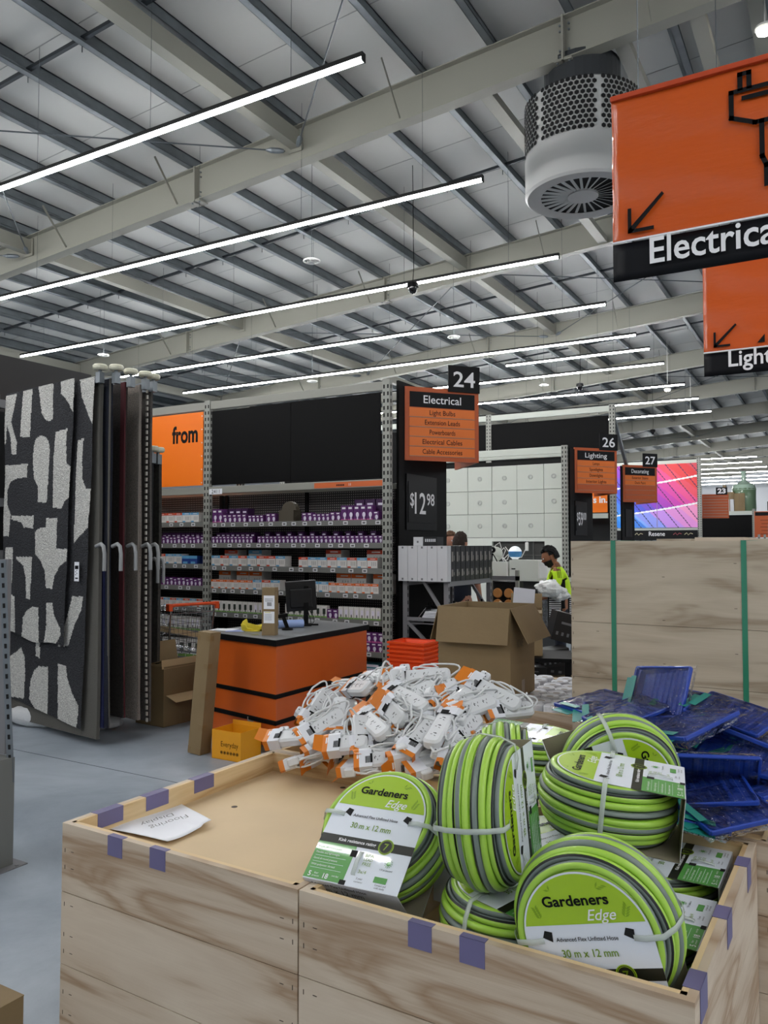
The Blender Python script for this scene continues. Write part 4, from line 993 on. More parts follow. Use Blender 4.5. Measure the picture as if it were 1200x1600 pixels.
def arm(root, at_, ln, top, inv_, hz=1.62):
    """dark hanging arm post with cream roller on top and a grey pull handle"""
    g = G(); c = inv_ @ V(at_.x, at_.y, 0); c.z = 0
    g.cbox((c.x, c.y, top-.02), (.05, .05, .09)); g.cyl((c.x, c.y, top+.02), (c.x, c.y, top+.05), .015, 8); o = inv_.to_3x3()
    a = V(c.x, c.y, top-.03); g.bar(a, a-rdir*ln, .03, .05); g.build('swing_arm', GALV, root)
    g = G(); g.lathe([(.01, 0), (.05, 0), (.06, .012), (.06, .032), (.05, .045), (.01, .045)], 18, 0, Matrix.Translation((c.x, c.y, top+.045))); g.build('roller', ROLL, root)
    g = G(); e = V(c.x, c.y, hz); g.tube([e+V(0, 0, .0)-rdir*.02, e+rdir*.05+V(0, 0, .02), e+rdir*.085+V(0, 0, -.0), e+rdir*.1+V(0, 0, -.06), e+rdir*.1+V(0, 0, -.2)], .016, 10); g.build('pull_handle', HDL, root, smooth=True)
def backing(root, inv_, top, z0, off, ln, m, thick=.05, flare=.0, name='backing', s0=None):
    s1 = Lr if s0 is None else s0
    def f(side):
        def q(u, v):
            z = z0+(top-z0)*v; s = s1-ln+(ln)*u+flare*(1-v)**3*u; w_ = noise.noise(Vector((s*3, z*1.2, off*9)))*.012
            p = p0+rdir*s+rn*(off+side+w_+flare*.5*(1-v)**4); return inv_ @ V(p.x, p.y, z)
        return q
    g = G(); g.grid(f(0), 10, 50); g.grid(f(-thick), 10, 50)
    for v in range(50):
        a = [f(0)(1, v/50), f(-thick)(1, v/50), f(-thick)(1, (v+1)/50), f(0)(1, (v+1)/50)]; g.quad(*a)
    return g.build(name, m, root, smooth=True)
backing(r, inv, 3.02, .06, -.05, Lr+.0, BK, .03, .045, 'backing', Lr+.012)
arm(r, p1+rdir*.03-rn*.03, Lr, 3.05, inv, 1.63)
g = G(); pt = p0+rdir*(on_rug(125, 895)[0]); z = on_rug(125, 893)[1]; Mf = inv @ frame((pt.x, pt.y, z)+rn*.05 if False else V(pt.x, pt.y, z)+rn*.03, rdir, ZZ)
g.box(-.035, .035, -.08, .08, 0, .001, 0, Mf); g.box(-.025, .025, .02, .05, .001, .0015, 1, Mf); g.box(-.02, .02, -.06, -.05, .001, .0015, 1, Mf)
for i in range(4): g.box(-.02+(i % 2)*.018, -.01+(i % 2)*.018, -.03+i*.012, -.022+i*.012, .001, .0015, 1, Mf)
g.build('price_label', [PAPER, INK], r)
RUGS = [ # post px, top z py, colour, second colour, bottom z, label
 (178, .15, 3.03, mat('rug_navy', '080f20', .9, bump=.5, bscale=150, var=.4, vscale=30), mat('rug_slate', '1a2228', .9, bump=.5, bscale=150), .15, 'dark navy rug with pale bound edge, second from the front', BK),
 (201, .3, 3.03, mat('rug_brown', '2a2421', .95, bump=.5, bscale=150, var=.4, vscale=60), mat('rug_maroon', '4a141c', .9), .2, 'dark brown rug with maroon border, third from the front', None),
 (224, .45, 3.03, mat('rug_taupe', '857c74', .95, bump=.9, bscale=160, var=.5, vscale=140), mat('rug_taupe2', '8f877f', .95, bump=.8, bscale=160), .16, 'grey-brown shaggy rug, fourth from the front', None),
 (236, .58, 3.03, mat('rug_grey', '55514e', .95, bump=.5, bscale=160, var=.3, vscale=100), mat('rug_knit', 'bcb7ae', .9), .12, 'grey rug with knotted pale edge, rearmost of the tall ones', None)]
for i, (px, off, top, ma, mb, zb, lb, _) in enumerate(RUGS):
    q = W(px-4, (582, 588, 592, 596)[i], z=3.08); q.z = 0
    s = (q-V(p0.x, p0.y, 0)).dot(rdir); o = (q-V(p0.x, p0.y, 0)).dot(rn)
    r = thing('hanging_rug', lb, 'rug', (q.x, q.y, 0), 0, 'rugs on swing arms'); inv = Matrix.Translation((-q.x, -q.y, 0))
    sv = Lr; 
    backing(r, inv, top, zb, o+(-.03 if i == 3 else 0), .9 if i == 3 else 1.2, ma, .02, .05, 'rug_drop', s)
    if i == 0: backing(r, inv, 1.55, zb, o+.012, 1.1, mat('rug_navy_blue', '0a1440', .9, bump=.5, bscale=150), .01, .05, 'navy_panel', s-.04)
    g = G(); wd = (.012, .06, .012, .02)[i]
    for j in range(56):
        za, zb2 = zb+(top-zb)*j/56, zb+(top-zb)*(j+1)/56-(.02 if i == 3 else 0)
        fl = .05*(1-j/56)**3
        for oo in (.006,):
            a = inv @ (p0+rdir*(s+fl-wd)+rn*(o+oo)-ZZ*p0.z); b = inv @ (p0+rdir*(s+fl+.004)+rn*(o+oo)-ZZ*p0.z)
            a.z = za; b.z = za; g.bar(V((a.x+b.x)/2, (a.y+b.y)/2, za), V((a.x+b.x)/2, (a.y+b.y)/2, zb2), .012, wd, up=rdir)
    g.build('bound_edge', (BK, mb, mb, mb)[i], r)
    arm(r, q+rdir*.04-rn*.02, 1.3, top+.02, inv, 1.63-.0*i)
for i, (px, py) in enumerate(((238, 704), (247, 706))):
    q = W(px, py, z=2.5); q.z = 0; s = (q-V(p0.x, p0.y, 0)).dot(rdir); o = (q-V(p0.x, p0.y, 0)).dot(rn)
    r = thing('hanging_mat', ['shorter black mat with roller top, just behind the tall rugs', 'shorter dark grey mat with roller top, rightmost on the rug display'][i], 'rug', (q.x, q.y, 0), 0, 'short mats on swing arms'); inv = Matrix.Translation((-q.x, -q.y, 0))
    backing(r, inv, 2.44, .55, o-.03*i, .9-.3*i, mat('mat_black', '121214', .8) if i == 0 else mat('mat_grey', '35332f', .85, var=.3, vscale=40), .03, .0, 'mat_drop', s-.02)
    arm(r, q, .9, 2.45, inv, 1.5)
# support frame, dark back panel
bk = p0-rdir*.18
r = thing('rug_display_frame', 'grey steel frame with black backing carrying the rug arms, at the left edge', 'display frame', (bk.x, bk.y, 0))
inv = Matrix.Translation((-bk.x, -bk.y, 0)); g = G()
for o in (.5, -.9): 
    c = inv @ (bk+rn*o-rdir*.1-ZZ*p0.z); g.cbox((c.x, c.y, 1.5), (.09, .09, 3.0))
for z in (3.0, 2.05, 1.55, .1):
    a = inv @ (bk+rn*.55-rdir*.1-ZZ*p0.z); b = inv @ (bk-rn*.95-rdir*.1-ZZ*p0.z); a.z = b.z = z; g.bar(a, b, .06, .08)
for z in (3.0, 2.32): 
    a = inv @ (bk+rn*.12-rdir*.6-ZZ*p0.z); b = inv @ (bk+rn*.12+rdir*.2-ZZ*p0.z); a.z = b.z = z; g.bar(a, b, .04, .07)
g.build('posts', GREY, r)
g = G(); a = inv @ (bk+rn*.5-rdir*.25-ZZ*p0.z); b = inv @ (bk-rn*1.0-rdir*.25-ZZ*p0.z); a.z = b.z = 1.5; g.bar(a, b, .02, 2.9); a = inv @ (bk+rn*.12-rdir*.1-ZZ*p0.z); b = a-rdir*1.5; a.z = b.z = 1.5; g.bar(a, b, .02, 2.86); g.build('black_backing', DARK, r)
# plastic-wrapped roll on the floor beneath
a, b = W(5, 1115, z=.1), W(190, 1128, z=.08); g = G(); rs = random.Random(5); pts = []; rad = []
for i in range(25):
    t = i/24; pts.append(a*(1-t)+b*t); rad.append(.1*(min(1, .35+3.2*min(t, 1-t)))+.006*math.sin(i*2.3))
g.tube([p-a for p in pts], rad, 18); 
for v_ in range(len(g.v)): x, y, z = g.v[v_]; g.v[v_] = (x, y, z)
o = g.build('wrapped_roll', mat('milky_wrap', 'c4c6c8', .35, bump=.5, bscale=18), smooth=True); o.location = (a.x, a.y, .1); tag(o, 'white plastic-wrapped roll lying on the floor beneath the hanging rugs', 'rug roll')
# black wall behind, upper left
g = G(); g.box(-9.15, -9.0, -2.0, 7.45, 0, 4.0); struct(g.build('trim_900', mat('black_partition', '0a0a0c', .7)))
# grey cabinet with base plate and slotted angle at the left edge
c0 = W(20, 1352, z=0)
r = thing('grey_post', 'grey steel column box with base plate at the left edge of the photo', 'post', (c0.x, c0.y, 0))
g = G(); g.box(-.3, 0, -.2, 0, .006, .55); g.build('box_column', mat('post_grey', '6f716e', .5), r)
g = G(); g.box(-.36, .05, -.26, .05, 0, .006); g.cyl((.035, .0, .006), (.035, 0, .012), .012, 6); g.build('base_plate', GREY, r)
r = thing('slotted_angle', 'slotted steel angle strip hanging down at the left edge in front of the rugs', 'metal strip', (c0.x-.02, c0.y+.02, .0))
a = W(4, 875, x=c0.x-.03)-V(c0.x-.02, c0.y+.02, 0); b = W(17, 1222, x=c0.x-.01)-V(c0.x-.02, c0.y+.02, 0)
g = G(); k = 22; g.bar(a, b, .004, .035, 0, up=CR); 
for i in range(k):
    p_ = a+(b-a)*((i+.3)/k); q_ = a+(b-a)*((i+.75)/k); g.bar(p_-_Fh*.003, q_-_Fh*.003, .004, .012, 1, up=CR)
g.build('slotted_strip', [GALV, DARK], r)
g = G(); g.box(-.3, -.035, -.04, -.02, .56, 1.57); g.build('panel_behind', GREY, r)
# ================================================================ BULB AISLE RACK
PEG = dots('pegboard', '1b1617', '8d8a86', .028, .3)
SHF = mat('shelf_grey', '6f706c', .45); TKT = mat('ticket_white', 'd4d5d6', .5); UPR = mat('upright_grey', '90918a', .45)
RXs = [-9.0, -6.53, -4.07]; RY0 = 7.12
def upright(name, label, x, y, h, parent=None, wd=.085, dp=.06, group='perforated uprights', front=(0, -1)):
    g = G(); g.box(-wd/2, wd/2, 0, dp, 0, h)
    for i in range(int(h/.075)):
        z = .04+i*.075
        for s in (-1, 1): g.box(s*wd*.27-.009, s*wd*.27+.009, -.0012, 0, z, z+.04, 1)
        g.box(wd/2, wd/2+.0012, dp*.35, dp*.65, z, z+.04, 1)
    o = g.build(name, [UPR, DARK], parent); o.location = (x, y, 0); return o
rack = thing('shop_rack', 'tall grey shop rack of light bulb shelves with black header boards', 'rack', (RXs[2], RY0, 0))
def rl(x): return x-RXs[2]
for x in RXs:
    u = upright('upright', '', rl(x), -.03, 3.36, rack); u2 = upright('upright', '', rl(x), .56, 3.36, rack)
for i in range(2):
    x0, x1 = rl(RXs[i])+.043, rl(RXs[i+1])-.043
    g = G(); g.box(x0, x1, -.02, .02, 3.25, 3.345); g.box(x0, x1, .56, .6, 3.25, 3.345); g.build('top_beam', RACK, rack, bevel=.004)
    g = G(); g.box(x0, x1, -.025, .02, 2.245, 2.325); g.box(x0, x1, .56, .6, 2.245, 2.325); g.build('beam', RACK, rack, bevel=.004)
    if i == 1:
        g = G(); g.box(x0+.03, (x0+x1)/2-.004, -.02, -.005, 2.345, 3.225); g.build('header_board', CHAR, rack)
        g = G(); g.box((x0+x1)/2+.004, x1-.03, -.02, -.005, 2.34, 3.23); g.build('header_board', CHAR, rack)
        g = G(); g.box(x1-.86, x1, -.0275, -.0255, 2.255, 2.312); ob = g.build('orange_strip', mat('strip_orange', 'c9602a', .5), rack)
        Ms = frame((x1-.52, -.028, 2.27), (1, 0, 0), (0, 0, 1)); gx = G(); [gx.box(-.05+q*.021, -.036+q*.021, 0, .018, 0, .0008, 0, Ms) for q in range(5)]; gx.build('printed_mark', INK, ob); txt('11', .026, TXT, ob, Ms @ Matrix.Translation((.12, 0, 0)), bold=.01)
        g = G(); g.box(x0-.005, x0+.2, -.028, -.026, 2.235, 2.3); ob = g.build('bay_label', PAPER, rack); txt('2411', .045, INK, ob, frame((x0+.1, -.0285, 2.246), (1, 0, 0), (0, 0, 1)), width=.12)
    g = G(); g.box(x0, x1, .3, .31, .05, 2.24); g.build('pegboard', PEG, rack)
    for q in range(3): xx = x0+(x1-x0)*q/2; G().box(xx-.02, xx+.02, .28, .3, .05, 2.24).build('back_rail', BLACK, rack)
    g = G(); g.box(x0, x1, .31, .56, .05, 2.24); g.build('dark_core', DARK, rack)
TKG = mat('ticket_grey', '5a5c5e', .5); NT = 0
BAYR = [-6.53+.05, -4.07-.05]; BAYL = [-9.0+.05, -6.53-.05]
SZ = {1: [1.90, 1.66, 1.395, 1.13, .855, .53, .26], 0: [1.91, 1.655, 1.41, 1.15, .90, .62, .3]}
for i, (x0, x1) in ((1, BAYR), (0, BAYL)):
    for z in SZ[i]:
        g = G(); a, b = rl(x0)+.0, rl(x1); g.box(a, b, -.015, .28, z-.03, z-.012); g.box(a, b, -.02, -.014, z-.055, z+.004)
        sh = g.build('shelf', SHF, rack)
        rs = random.Random(int(z*1000)+i); g = G(); x = a+.05
        while x < b-.08:
            NT += 1; gg = G() if NT <= 99 else g
            gg.box(x, x+.058, -.023, -.0205, z-.045, z-.008, 0); gg.box(x+.012, x+.046, -.0235, -.023, z-.036, z-.018, 1)
            if gg is not g: gg.build('price_ticket', [TKT, TKG], sh)
            x += rs.choice((.15, .17, .19, .23, .13))
        if len(g.v): o = g.build('price_tickets', [TKT, TKG], sh); o['kind'] = 'stuff'
# ---- products: one builder, several kinds
PUR = mat('box_purple', '5a2a66', .4); PURD = mat('box_dark_purple', '3a1a45', .4); LIL = mat('bulb_white', 'd9d4e2', .4); PINK = mat('box_pink', 'b0508c', .4)
WB = mat('box_white', 'd2cfcb', .5); ORB = mat('box_orange', 'd8621e', .5); REDB = mat('box_red', 'c2452a', .5); BLB = mat('box_blue', '5d9cc4', .5); BLD = mat('box_deep_blue', '1f3f86', .5); GRB = mat('box_green', '6f9a4a', .5); GRD = mat('box_dark', '2b332b', .5); TEB = mat('box_teal', '3b7f90', .4)
def prod(kind):
    g = G(); ms = None
    if kind in ('bulb', 'tallbulb', 'smallbulb'):
        w_, d_, h_ = {'bulb': (.066, .066, .105), 'tallbulb': (.075, .075, .17), 'smallbulb': (.052, .055, .09)}[kind]
        g.box(-w_/2, w_/2, 0, d_, 0, h_, 0); g.box(-w_/2, w_/2, -.0006, 0, 0, h_*.16, 3)
        g.box(-w_*.32, w_*.25, -.0012, 0, h_*.78, h_*.9, 1)
        M = frame((w_*.12, -.0012, h_*.42), (1, 0, 0), (0, 0, 1)); n = 10; rr = w_*.27
        g.add([(rr*math.cos(2*PI*i/n), rr*1.35*math.sin(2*PI*i/n), 0) for i in range(n)], [tuple(range(n))], 2, M); g.box(w_*.12-rr*.35, w_*.12+rr*.35, -.001, 0, h_*.12, h_*.3, 2)
        ms = [PUR, TXT, LIL, PINK]
    elif kind == 'darkbulb':
        g.box(-.035, .035, 0, .1, 0, .14, 0); g.box(-.02, .02, -.001, 0, .1, .115, 1); ms = [PURD, LIL]
    elif kind in ('redbox', 'bluebox', 'orangebox'):
        w_, h_ = (.13, .13) if kind != 'orangebox' else (.105, .12)
        g.box(-w_/2, w_/2, 0, .12, 0, h_, 0); g.box(-w_/2, w_/2, -.001, .0, h_*.78, h_, 1); g.box(-w_*.45, -w_*.12, -.001, 0, h_*.06, h_*.24, 1); g.box(-w_*.2, w_*.3, -.002, 0, h_*.86, h_*.92, 0)
        for q in range(3): g.box(-w_*.1+q*w_*.18, -w_*.02+q*w_*.18, -.001, 0, h_*.3, h_*.65, 2)
        ms = [WB, {'redbox': REDB, 'bluebox': BLB, 'orangebox': ORB}[kind], mat('box_shade', 'a8a6a4', .5)]
    elif kind == 'deepblue':
        g.box(-.06, .06, 0, .12, 0, .11, 0); g.box(-.06, .06, -.001, 0, .075, .11, 1); g.box(-.04, .03, -.001, 0, .01, .04, 1); ms = [BLD, BLB]
    elif kind in ('greenbox', 'halogen'):
        w_ = .075 if kind == 'greenbox' else .06
        g.box(-w_/2, w_/2, 0, .06, 0, .14, 0); g.box(-w_/2, w_/2, -.001, 0, 0, .028, 1); g.box(-w_*.2, w_*.28, -.0012, 0, .05, .11, 2); g.box(-w_*.05, w_*.12, -.0014, 0, .03, .06, 3)
        ms = [WB, GRB, GRD if kind == 'greenbox' else LIL, GRD]
    elif kind == 'teal':
        g.box(-.12, .12, 0, .2, 0, .15, 0); 
        for q in range(6): g.box(-.02+q*.022, -.004+q*.022, -.001, 0, .03, .11, 1)
        g.box(-.12, .12, -.001, 0, .125, .15, 1); ms = [TEB, LIL]
    elif kind == 'brown':
        g.box(-.1, .1, 0, .14, 0, .14, 0); g.lathe([(.1, -.0), (.1, .14)], 16, 0, Matrix.Translation((0, .0701, .14)) @ Matrix.Rotation(PI/2, 4, 'X') @ Matrix.Scale(.5, 4, (0, 0, 1)) @ Matrix.Translation((0, 0, -.1))); ms = [mat('divider_brown', '4d4639', .6)]
    o = g.build('product_box', ms); o.location = (0, -500, 0); return o
PN = {'bulb': ('bulb_box', 'purple bulb box'), 'tallbulb': ('bulb_box', 'tall purple bulb box'), 'smallbulb': ('bulb_box', 'small purple bulb box'),
      'darkbulb': ('bulb_box', 'dark purple bulb box'), 'redbox': ('downlight_box', 'red-banded white box'), 'bluebox': ('downlight_box', 'blue-banded white box'),
      'orangebox': ('globe_box', 'orange-banded white box'), 'deepblue': ('globe_box', 'deep blue box'), 'greenbox': ('globe_card', 'white-green globe pack'), 'halogen': ('globe_card', 'pale globe pack'),
      'teal': ('light_set_box', 'wide teal light set box'), 'brown': ('arched_divider', 'brown arched shelf divider')}
PR = {k: prod(k) for k in PN}; WID = {'bulb': .072, 'tallbulb': .08, 'smallbulb': .057, 'darkbulb': .078, 'redbox': .136, 'bluebox': .136, 'orangebox': .11, 'deepblue': .125, 'greenbox': .08, 'halogen': .066, 'teal': .25, 'brown': .2}
SHN = {0: 'top', 1: 'second', 2: 'third', 3: 'fourth', 4: 'fifth', 5: 'sixth', 6: 'lowest'}
first_used = {}
def put(kind, x, y, z, where, rz=0, s=1):
    if kind not in first_used: first_used[kind] = 1; o = PR[kind]
    else: o = PR[kind].copy(); COL.objects.link(o)
    o.name = PN[kind][0]; o.location = (x, y, z); o.rotation_euler = (0, 0, rz+rs_.uniform(-.03, .03)); o.scale = (s, s, s)
    key = (kind, where); CNT[key] = CNT.get(key, 0)+1
    tag(o, PN[kind][1]+((', %s from the left, ' % nth(CNT[key])) if kind != 'brown' else ' ')+where, 'box', '%s, %s' % (PN[kind][0].replace('_', ' '), where)); return o
rs_ = random.Random(11); CNT = {}
def row(bay, si, seq, x0, x1, y=RY0+.0, dz=0, tier='', s=1):
    z = SZ[bay][si]-.011+dz; bn = 'right bay' if bay else 'left bay'
    x = x0; i = 0; W_ = SHN[si]+' shelf '+bn+(' upper tier' if dz else (' back row' if tier else ' front row'))
    while x < x1:
        k = seq[i % len(seq)]; i += 1
        if k is None: x += .08; continue
        w_ = WID[k]*s
        if x+w_ > x1+.02: break
        put(k, x+w_/2, y, z, W_, 0, s); x += w_
a, b = BAYR
row(1, 0, ['tallbulb', 'tallbulb', 'bulb', 'bulb', 'bulb', 'bulb', 'bulb'], a+.02, a+.56); row(1, 0, ['smallbulb']*4, a+.56, a+.8); row(1, 0, ['bulb', 'bulb'], a+.82, a+.98)
put('brown', a+1.1, RY0+.01, 1.889, 'standing in the gap of the top shelf, right bay')
row(1, 0, ['bulb', 'bulb', 'smallbulb', 'smallbulb', 'smallbulb', 'smallbulb', 'bulb', 'bulb', 'tallbulb', 'tallbulb', 'tallbulb', 'tallbulb', 'tallbulb'], a+1.32, b-.01)
row(1, 0, ['darkbulb']*6, a+.1, a+.56, RY0+.085, .0, ', row behind', 1.25); row(1, 0, ['darkbulb'], a+1.95, b-.02, RY0+.085, .0, ', row behind', 1.7)
row(1, 1, ['smallbulb']*10, a+.01, a+.62); row(1, 1, ['smallbulb']*28, a+.7, b-.01); row(1, 1, ['darkbulb']*8, a+.02, a+.6, RY0+.07, 0, ', row behind', .95); row(1, 1, ['darkbulb', None]*9, a+.75, b-.1, RY0+.07, 0, ', row behind', .98)
row(1, 2, ['bluebox', 'redbox', 'bluebox', 'redbox', 'bluebox', 'redbox', 'redbox', 'bluebox', 'deepblue'], a+.01, a+1.16); row(1, 2, ['redbox', 'bluebox', 'bluebox', 'redbox', 'bluebox', 'redbox', 'bluebox', 'redbox', 'bluebox', 'redbox'], a+1.28, b-.01, s=.93)
row(1, 2, ['redbox', None, None, 'bluebox'], a+.1, a+.7, RY0+.13, 0, ', row behind', 1.5); row(1, 2, ['redbox', None, None, None, None], a+1.55, b-.02, RY0+.13, 0, ', row behind', 1.55)
row(1, 3, ['orangebox']*6+['bluebox', 'redbox', 'bluebox', 'redbox'], a+.01, a+1.1, s=.95); row(1, 3, ['bluebox', 'bluebox']+['orangebox']*9, a+1.42, b-.01, s=.95); row(1, 3, ['orangebox', None, 'orangebox', 'orangebox', 'orangebox'], a+.02, a+.7, RY0+.12, .0, ', row behind', 1.75); row(1, 3, ['orangebox', 'orangebox', None], a+1.7, b-.02, RY0+.12, 0, ', row behind', 1.75)
row(1, 4, ['greenbox']*8+['halogen']*6, a+.01, a+1.0); row(1, 4, ['greenbox']*7+['bulb', 'bulb']+['halogen']*9, a+1.1, b-.01)
row(1, 5, ['orangebox', 'orangebox', 'orangebox', 'deepblue', 'deepblue', 'deepblue'], a+.01, a+.7, s=.9); row(1, 5, ['bulb']*8, b-.58, b-.01); row(1, 5, ['bulb']*6, b-.5, b-.01, dz=.106)
row(1, 6, ['teal']*3, b-.8, b-.01); 
a, b = BAYL[0]+1.1, BAYL[1]
row(0, 0, ['redbox', 'redbox', 'redbox', 'bluebox', 'bluebox', 'redbox', 'redbox'], a+.5, b-.01); row(0, 1, ['bulb', 'smallbulb', 'bulb', 'smallbulb', 'smallbulb'], a+.5, b-.01); row(0, 2, ['redbox', 'bluebox', 'bluebox', 'deepblue', 'deepblue', 'deepblue'], a+.5, b-.01)
row(0, 3, ['bulb', 'bulb', 'smallbulb', 'bulb', 'smallbulb'], a+.5, b-.01); row(0, 4, ['redbox', 'bluebox'], a+.5, b-.01, s=.8); row(0, 5, ['halogen'], a+.5, b-.01, s=1.2); row(0, 6, ['greenbox', 'greenbox', 'greenbox'], a+.6, b-.01, s=1.6)
row(0, 1, ['darkbulb'], a+.5, b-.02, RY0+.08, 0, ', row behind', 1.0)
# poster in the left bay
r = thing('orange_poster', 'bright orange poster with the word from, left of the black header boards', 'poster', (RXs[0]+.04, RY0-.02, 2.33))
g = G(); g.box(0, 2.37, -.012, 0, .02, .9); g.build('panel', BRIGHT, r); txt('from', .2, INK, r, frame((2.08-.0, -.0125, .55), (1, 0, 0), (0, 0, 1)), width=.42, bold=.03)
g = G()
for i in range(6): g.cyl((2.355, -.013, .05+i*.16), (2.355, -.011, .05+i*.16), .008, 8)
g.build('rivets', TXT, r)
# ================================================================ END PANELS AND AISLE SIGNS
PH = mat('holder_black', '0c0c0e', .4, spec=.2)
def end_panel(y0, y1, h, price, label, cents, x=-4.005):
    r = thing('end_panel', label, 'panel', (x, y0, 0)); L_ = y1-y0
    g = G(); g.box(-.03, 0, 0, L_, 0, h); g.build('board', BLACK, r)
    if price:
        Mf = frame((.001, L_*.44, 1.9), (0, 1, 0), (0, 0, 1)); g = G(); g.box(-.36, .36, -.1, .5, 0, .012, 0, Mf); g.box(-.33, .33, -.02, .42, .012, .018, 0, Mf); g.build('price_holder', PH, r)
        Mt = Mf @ Matrix.Translation((0, .08, .0185)); txt('$', .14, TXT, r, Mt @ Matrix.Translation((-.25, .08, 0)), width=.09, bold=.008); txt(price, .23, TXT, r, Mt @ Matrix.Translation((-.06, 0, 0)), width=.26, bold=.01); txt(cents, .13, TXT, r, Mt @ Matrix.Translation((.19, .1, 0)), width=.19, bold=.01)
    else:
        Mf = frame((.001, L_*.5, 1.9), (0, 1, 0), (0, 0, 1)); g = G(); g.box(-.3, .3, -.1, .5, 0, .012, 0, Mf); g.build('price_holder', PH, r)
    return r
end_panel(7.25, 8.4, 3.37, '12', 'black end-of-aisle panel priced twelve dollars ninety-eight, below the 24 sign', '98')
end_panel(13.28, 14.68, 3.3, '59', 'black end-of-aisle panel priced fifty-nine dollars, below the 26 sign', '00')
end_panel(16.95, 18.1, 3.3, None, 'black end-of-aisle panel without a price, below the 27 sign', '')
def aisle_sign(y, num, title, lines, label, sx=1.0, blanks=0):
    """V-shaped aisle sign: two boards meeting in front of the end panel"""
    r = thing('aisle_sign', label, 'sign', (-4.0, y, 2.54)); Wd, Ht = .87*sx, .79
    A = V(0, 0, 0); ap = V(.56*sx, .66*sx, 0); Bq = V(0, 1.32*sx, 0)
    for k, (s, e) in enumerate(((A, ap), (ap, Bq))):
        d = (e-s).normalized(); M = frame(s, d, ZZ); g = G()
        g.box(0, Wd, 0, Ht, -.03, 0, 0, M); fr = g.build('sign_frame', ORANGEF, r)
        if k: continue
        g = G(); hh = .165; g.box(.055, Wd-.05, Ht-hh-.05, Ht-.05, 0, .004, 0, M); g.build('title_strip', INK, r)
        nrow = len(lines)+blanks; rh = (Ht-hh-.05-.05)/max(nrow, 5)
        g = G(); g2 = G()
        for i in range(nrow):
            zt = Ht-hh-.055-rh*i; g.box(.05, Wd-.05, zt-rh+.008, zt-.003, 0, .004, 0 if i < len(lines) else 1, M); g2.box(.05, Wd-.05, zt-rh+.001, zt-rh+.006, 0, .006, 0, M)
        g.build('insert_strips', [ORANGE if False else mat('insert_orange', 'e0701c', .45), ORANGEF], r); g2.build('strip_rails', mat('rail_grey', '9a8878', .4, .3), r)
        txt(title, .085, TXT, r, M @ Matrix.Translation((Wd/2, Ht-hh-.005, .0045)), width=min(.45, .058*len(title)+.02)*(1 if len(title) < 9 else .98)*sx, bold=.006)
        for i, t_ in enumerate(lines): txt(t_, rh*.5, INK, r, M @ Matrix.Translation((Wd/2, Ht-hh-.055-rh*(i+.72), .0045)), width=min(Wd*.62, .0275*len(t_)), bold=.006)
        g = G(); g.box(Wd-.37, Wd+.005, Ht-.03, Ht+.26, .006, .02, 0, M); nb = g.build('number_plate', INK, r)
        txt(num, .165, TXT, nb, M @ Matrix.Translation((Wd-.182, Ht+.03, .0205)), width=.26, bold=.012)
    return r
aisle_sign(7.37, '24', 'Electrical', ['Light Bulbs', 'Extension Leads', 'Powerboards', 'Electrical Cables', 'Cable Accessories'], 'orange aisle sign 24 Electrical listing light bulbs to cable accessories')
aisle_sign(13.55, '26', 'Lighting', ['Lamps', 'Spotlights', 'Downlights', 'Interior Lights'], 'orange aisle sign 26 Lighting, listing lamps and downlights', 1.0, 1)
aisle_sign(17.05, '27', 'Decorating', ['Exterior Stains', 'Deck Paint'], 'orange aisle sign 27 Decorating, right of sign 26', 1.0, 3)
aisle_sign(28.9, '23', '', [], 'blank orange aisle sign 23 in the far distance', .95, 7) if False else None
r = thing('aisle_sign', 'blank ribbed orange aisle sign 23 in the far distance', 'sign', (-4.14, 29, 2.53)); M = frame((0, 0, 0), (1, .25, 0), ZZ)
g = G(); g.box(0, .84, 0, .82, -.05, 0, 0, M); g.build('sign_frame', ORANGEF, r); g = G()
for i in range(8): g.box(.03, .81, .06+i*.095, .075+i*.095, 0, .008, 0, M)
g.build('strip_rails', MATS['rail_grey'], r); g = G(); g.box(.44, .8, .8, 1.05, .001, .02, 0, M); nb = g.build('number_plate', INK, r); txt('23', .16, TXT, nb, M @ Matrix.Translation((.62, .85, .021)), width=.26, bold=.045)
r = thing('aisle_sign', 'orange aisle sign 33 cut off by the right edge of the photo', 'sign', (-2.62, 33, 1.9)); M = frame((0, 0, 0), (1, .1, 0), ZZ)
g = G(); g.box(-.25, .7, 0, .98, -.05, 0, 0, M); g.build('sign_frame', ORANGEF, r); g = G(); g.box(.2, .26, .02, .08, -1.9, .5); g.build('support_post', GREY, r); g = G(); g.box(-.22, .66, .82, .95, 0, .01, 0, M); g.build('title_strip', INK, r)
txt('Plumbing', .07, TXT, r, M @ Matrix.Translation((.2, .85, .011)), width=.6, bold=.02) if False else None
g = G()
for i in range(5): g.box(-.05+.04*(i % 2), .45-.04*(i % 2), .12+i*.13, .135+i*.13, 0, .006, 0, M)
g.build('insert_lines', INK, r); g = G(); g.box(.2, .6, 1.0, 1.35, 0, .02, 0, M); nb = g.build('number_plate', INK, r); txt('33', .18, TXT, nb, M @ Matrix.Translation((.4, 1.08, .021)), width=.28, bold=.045)

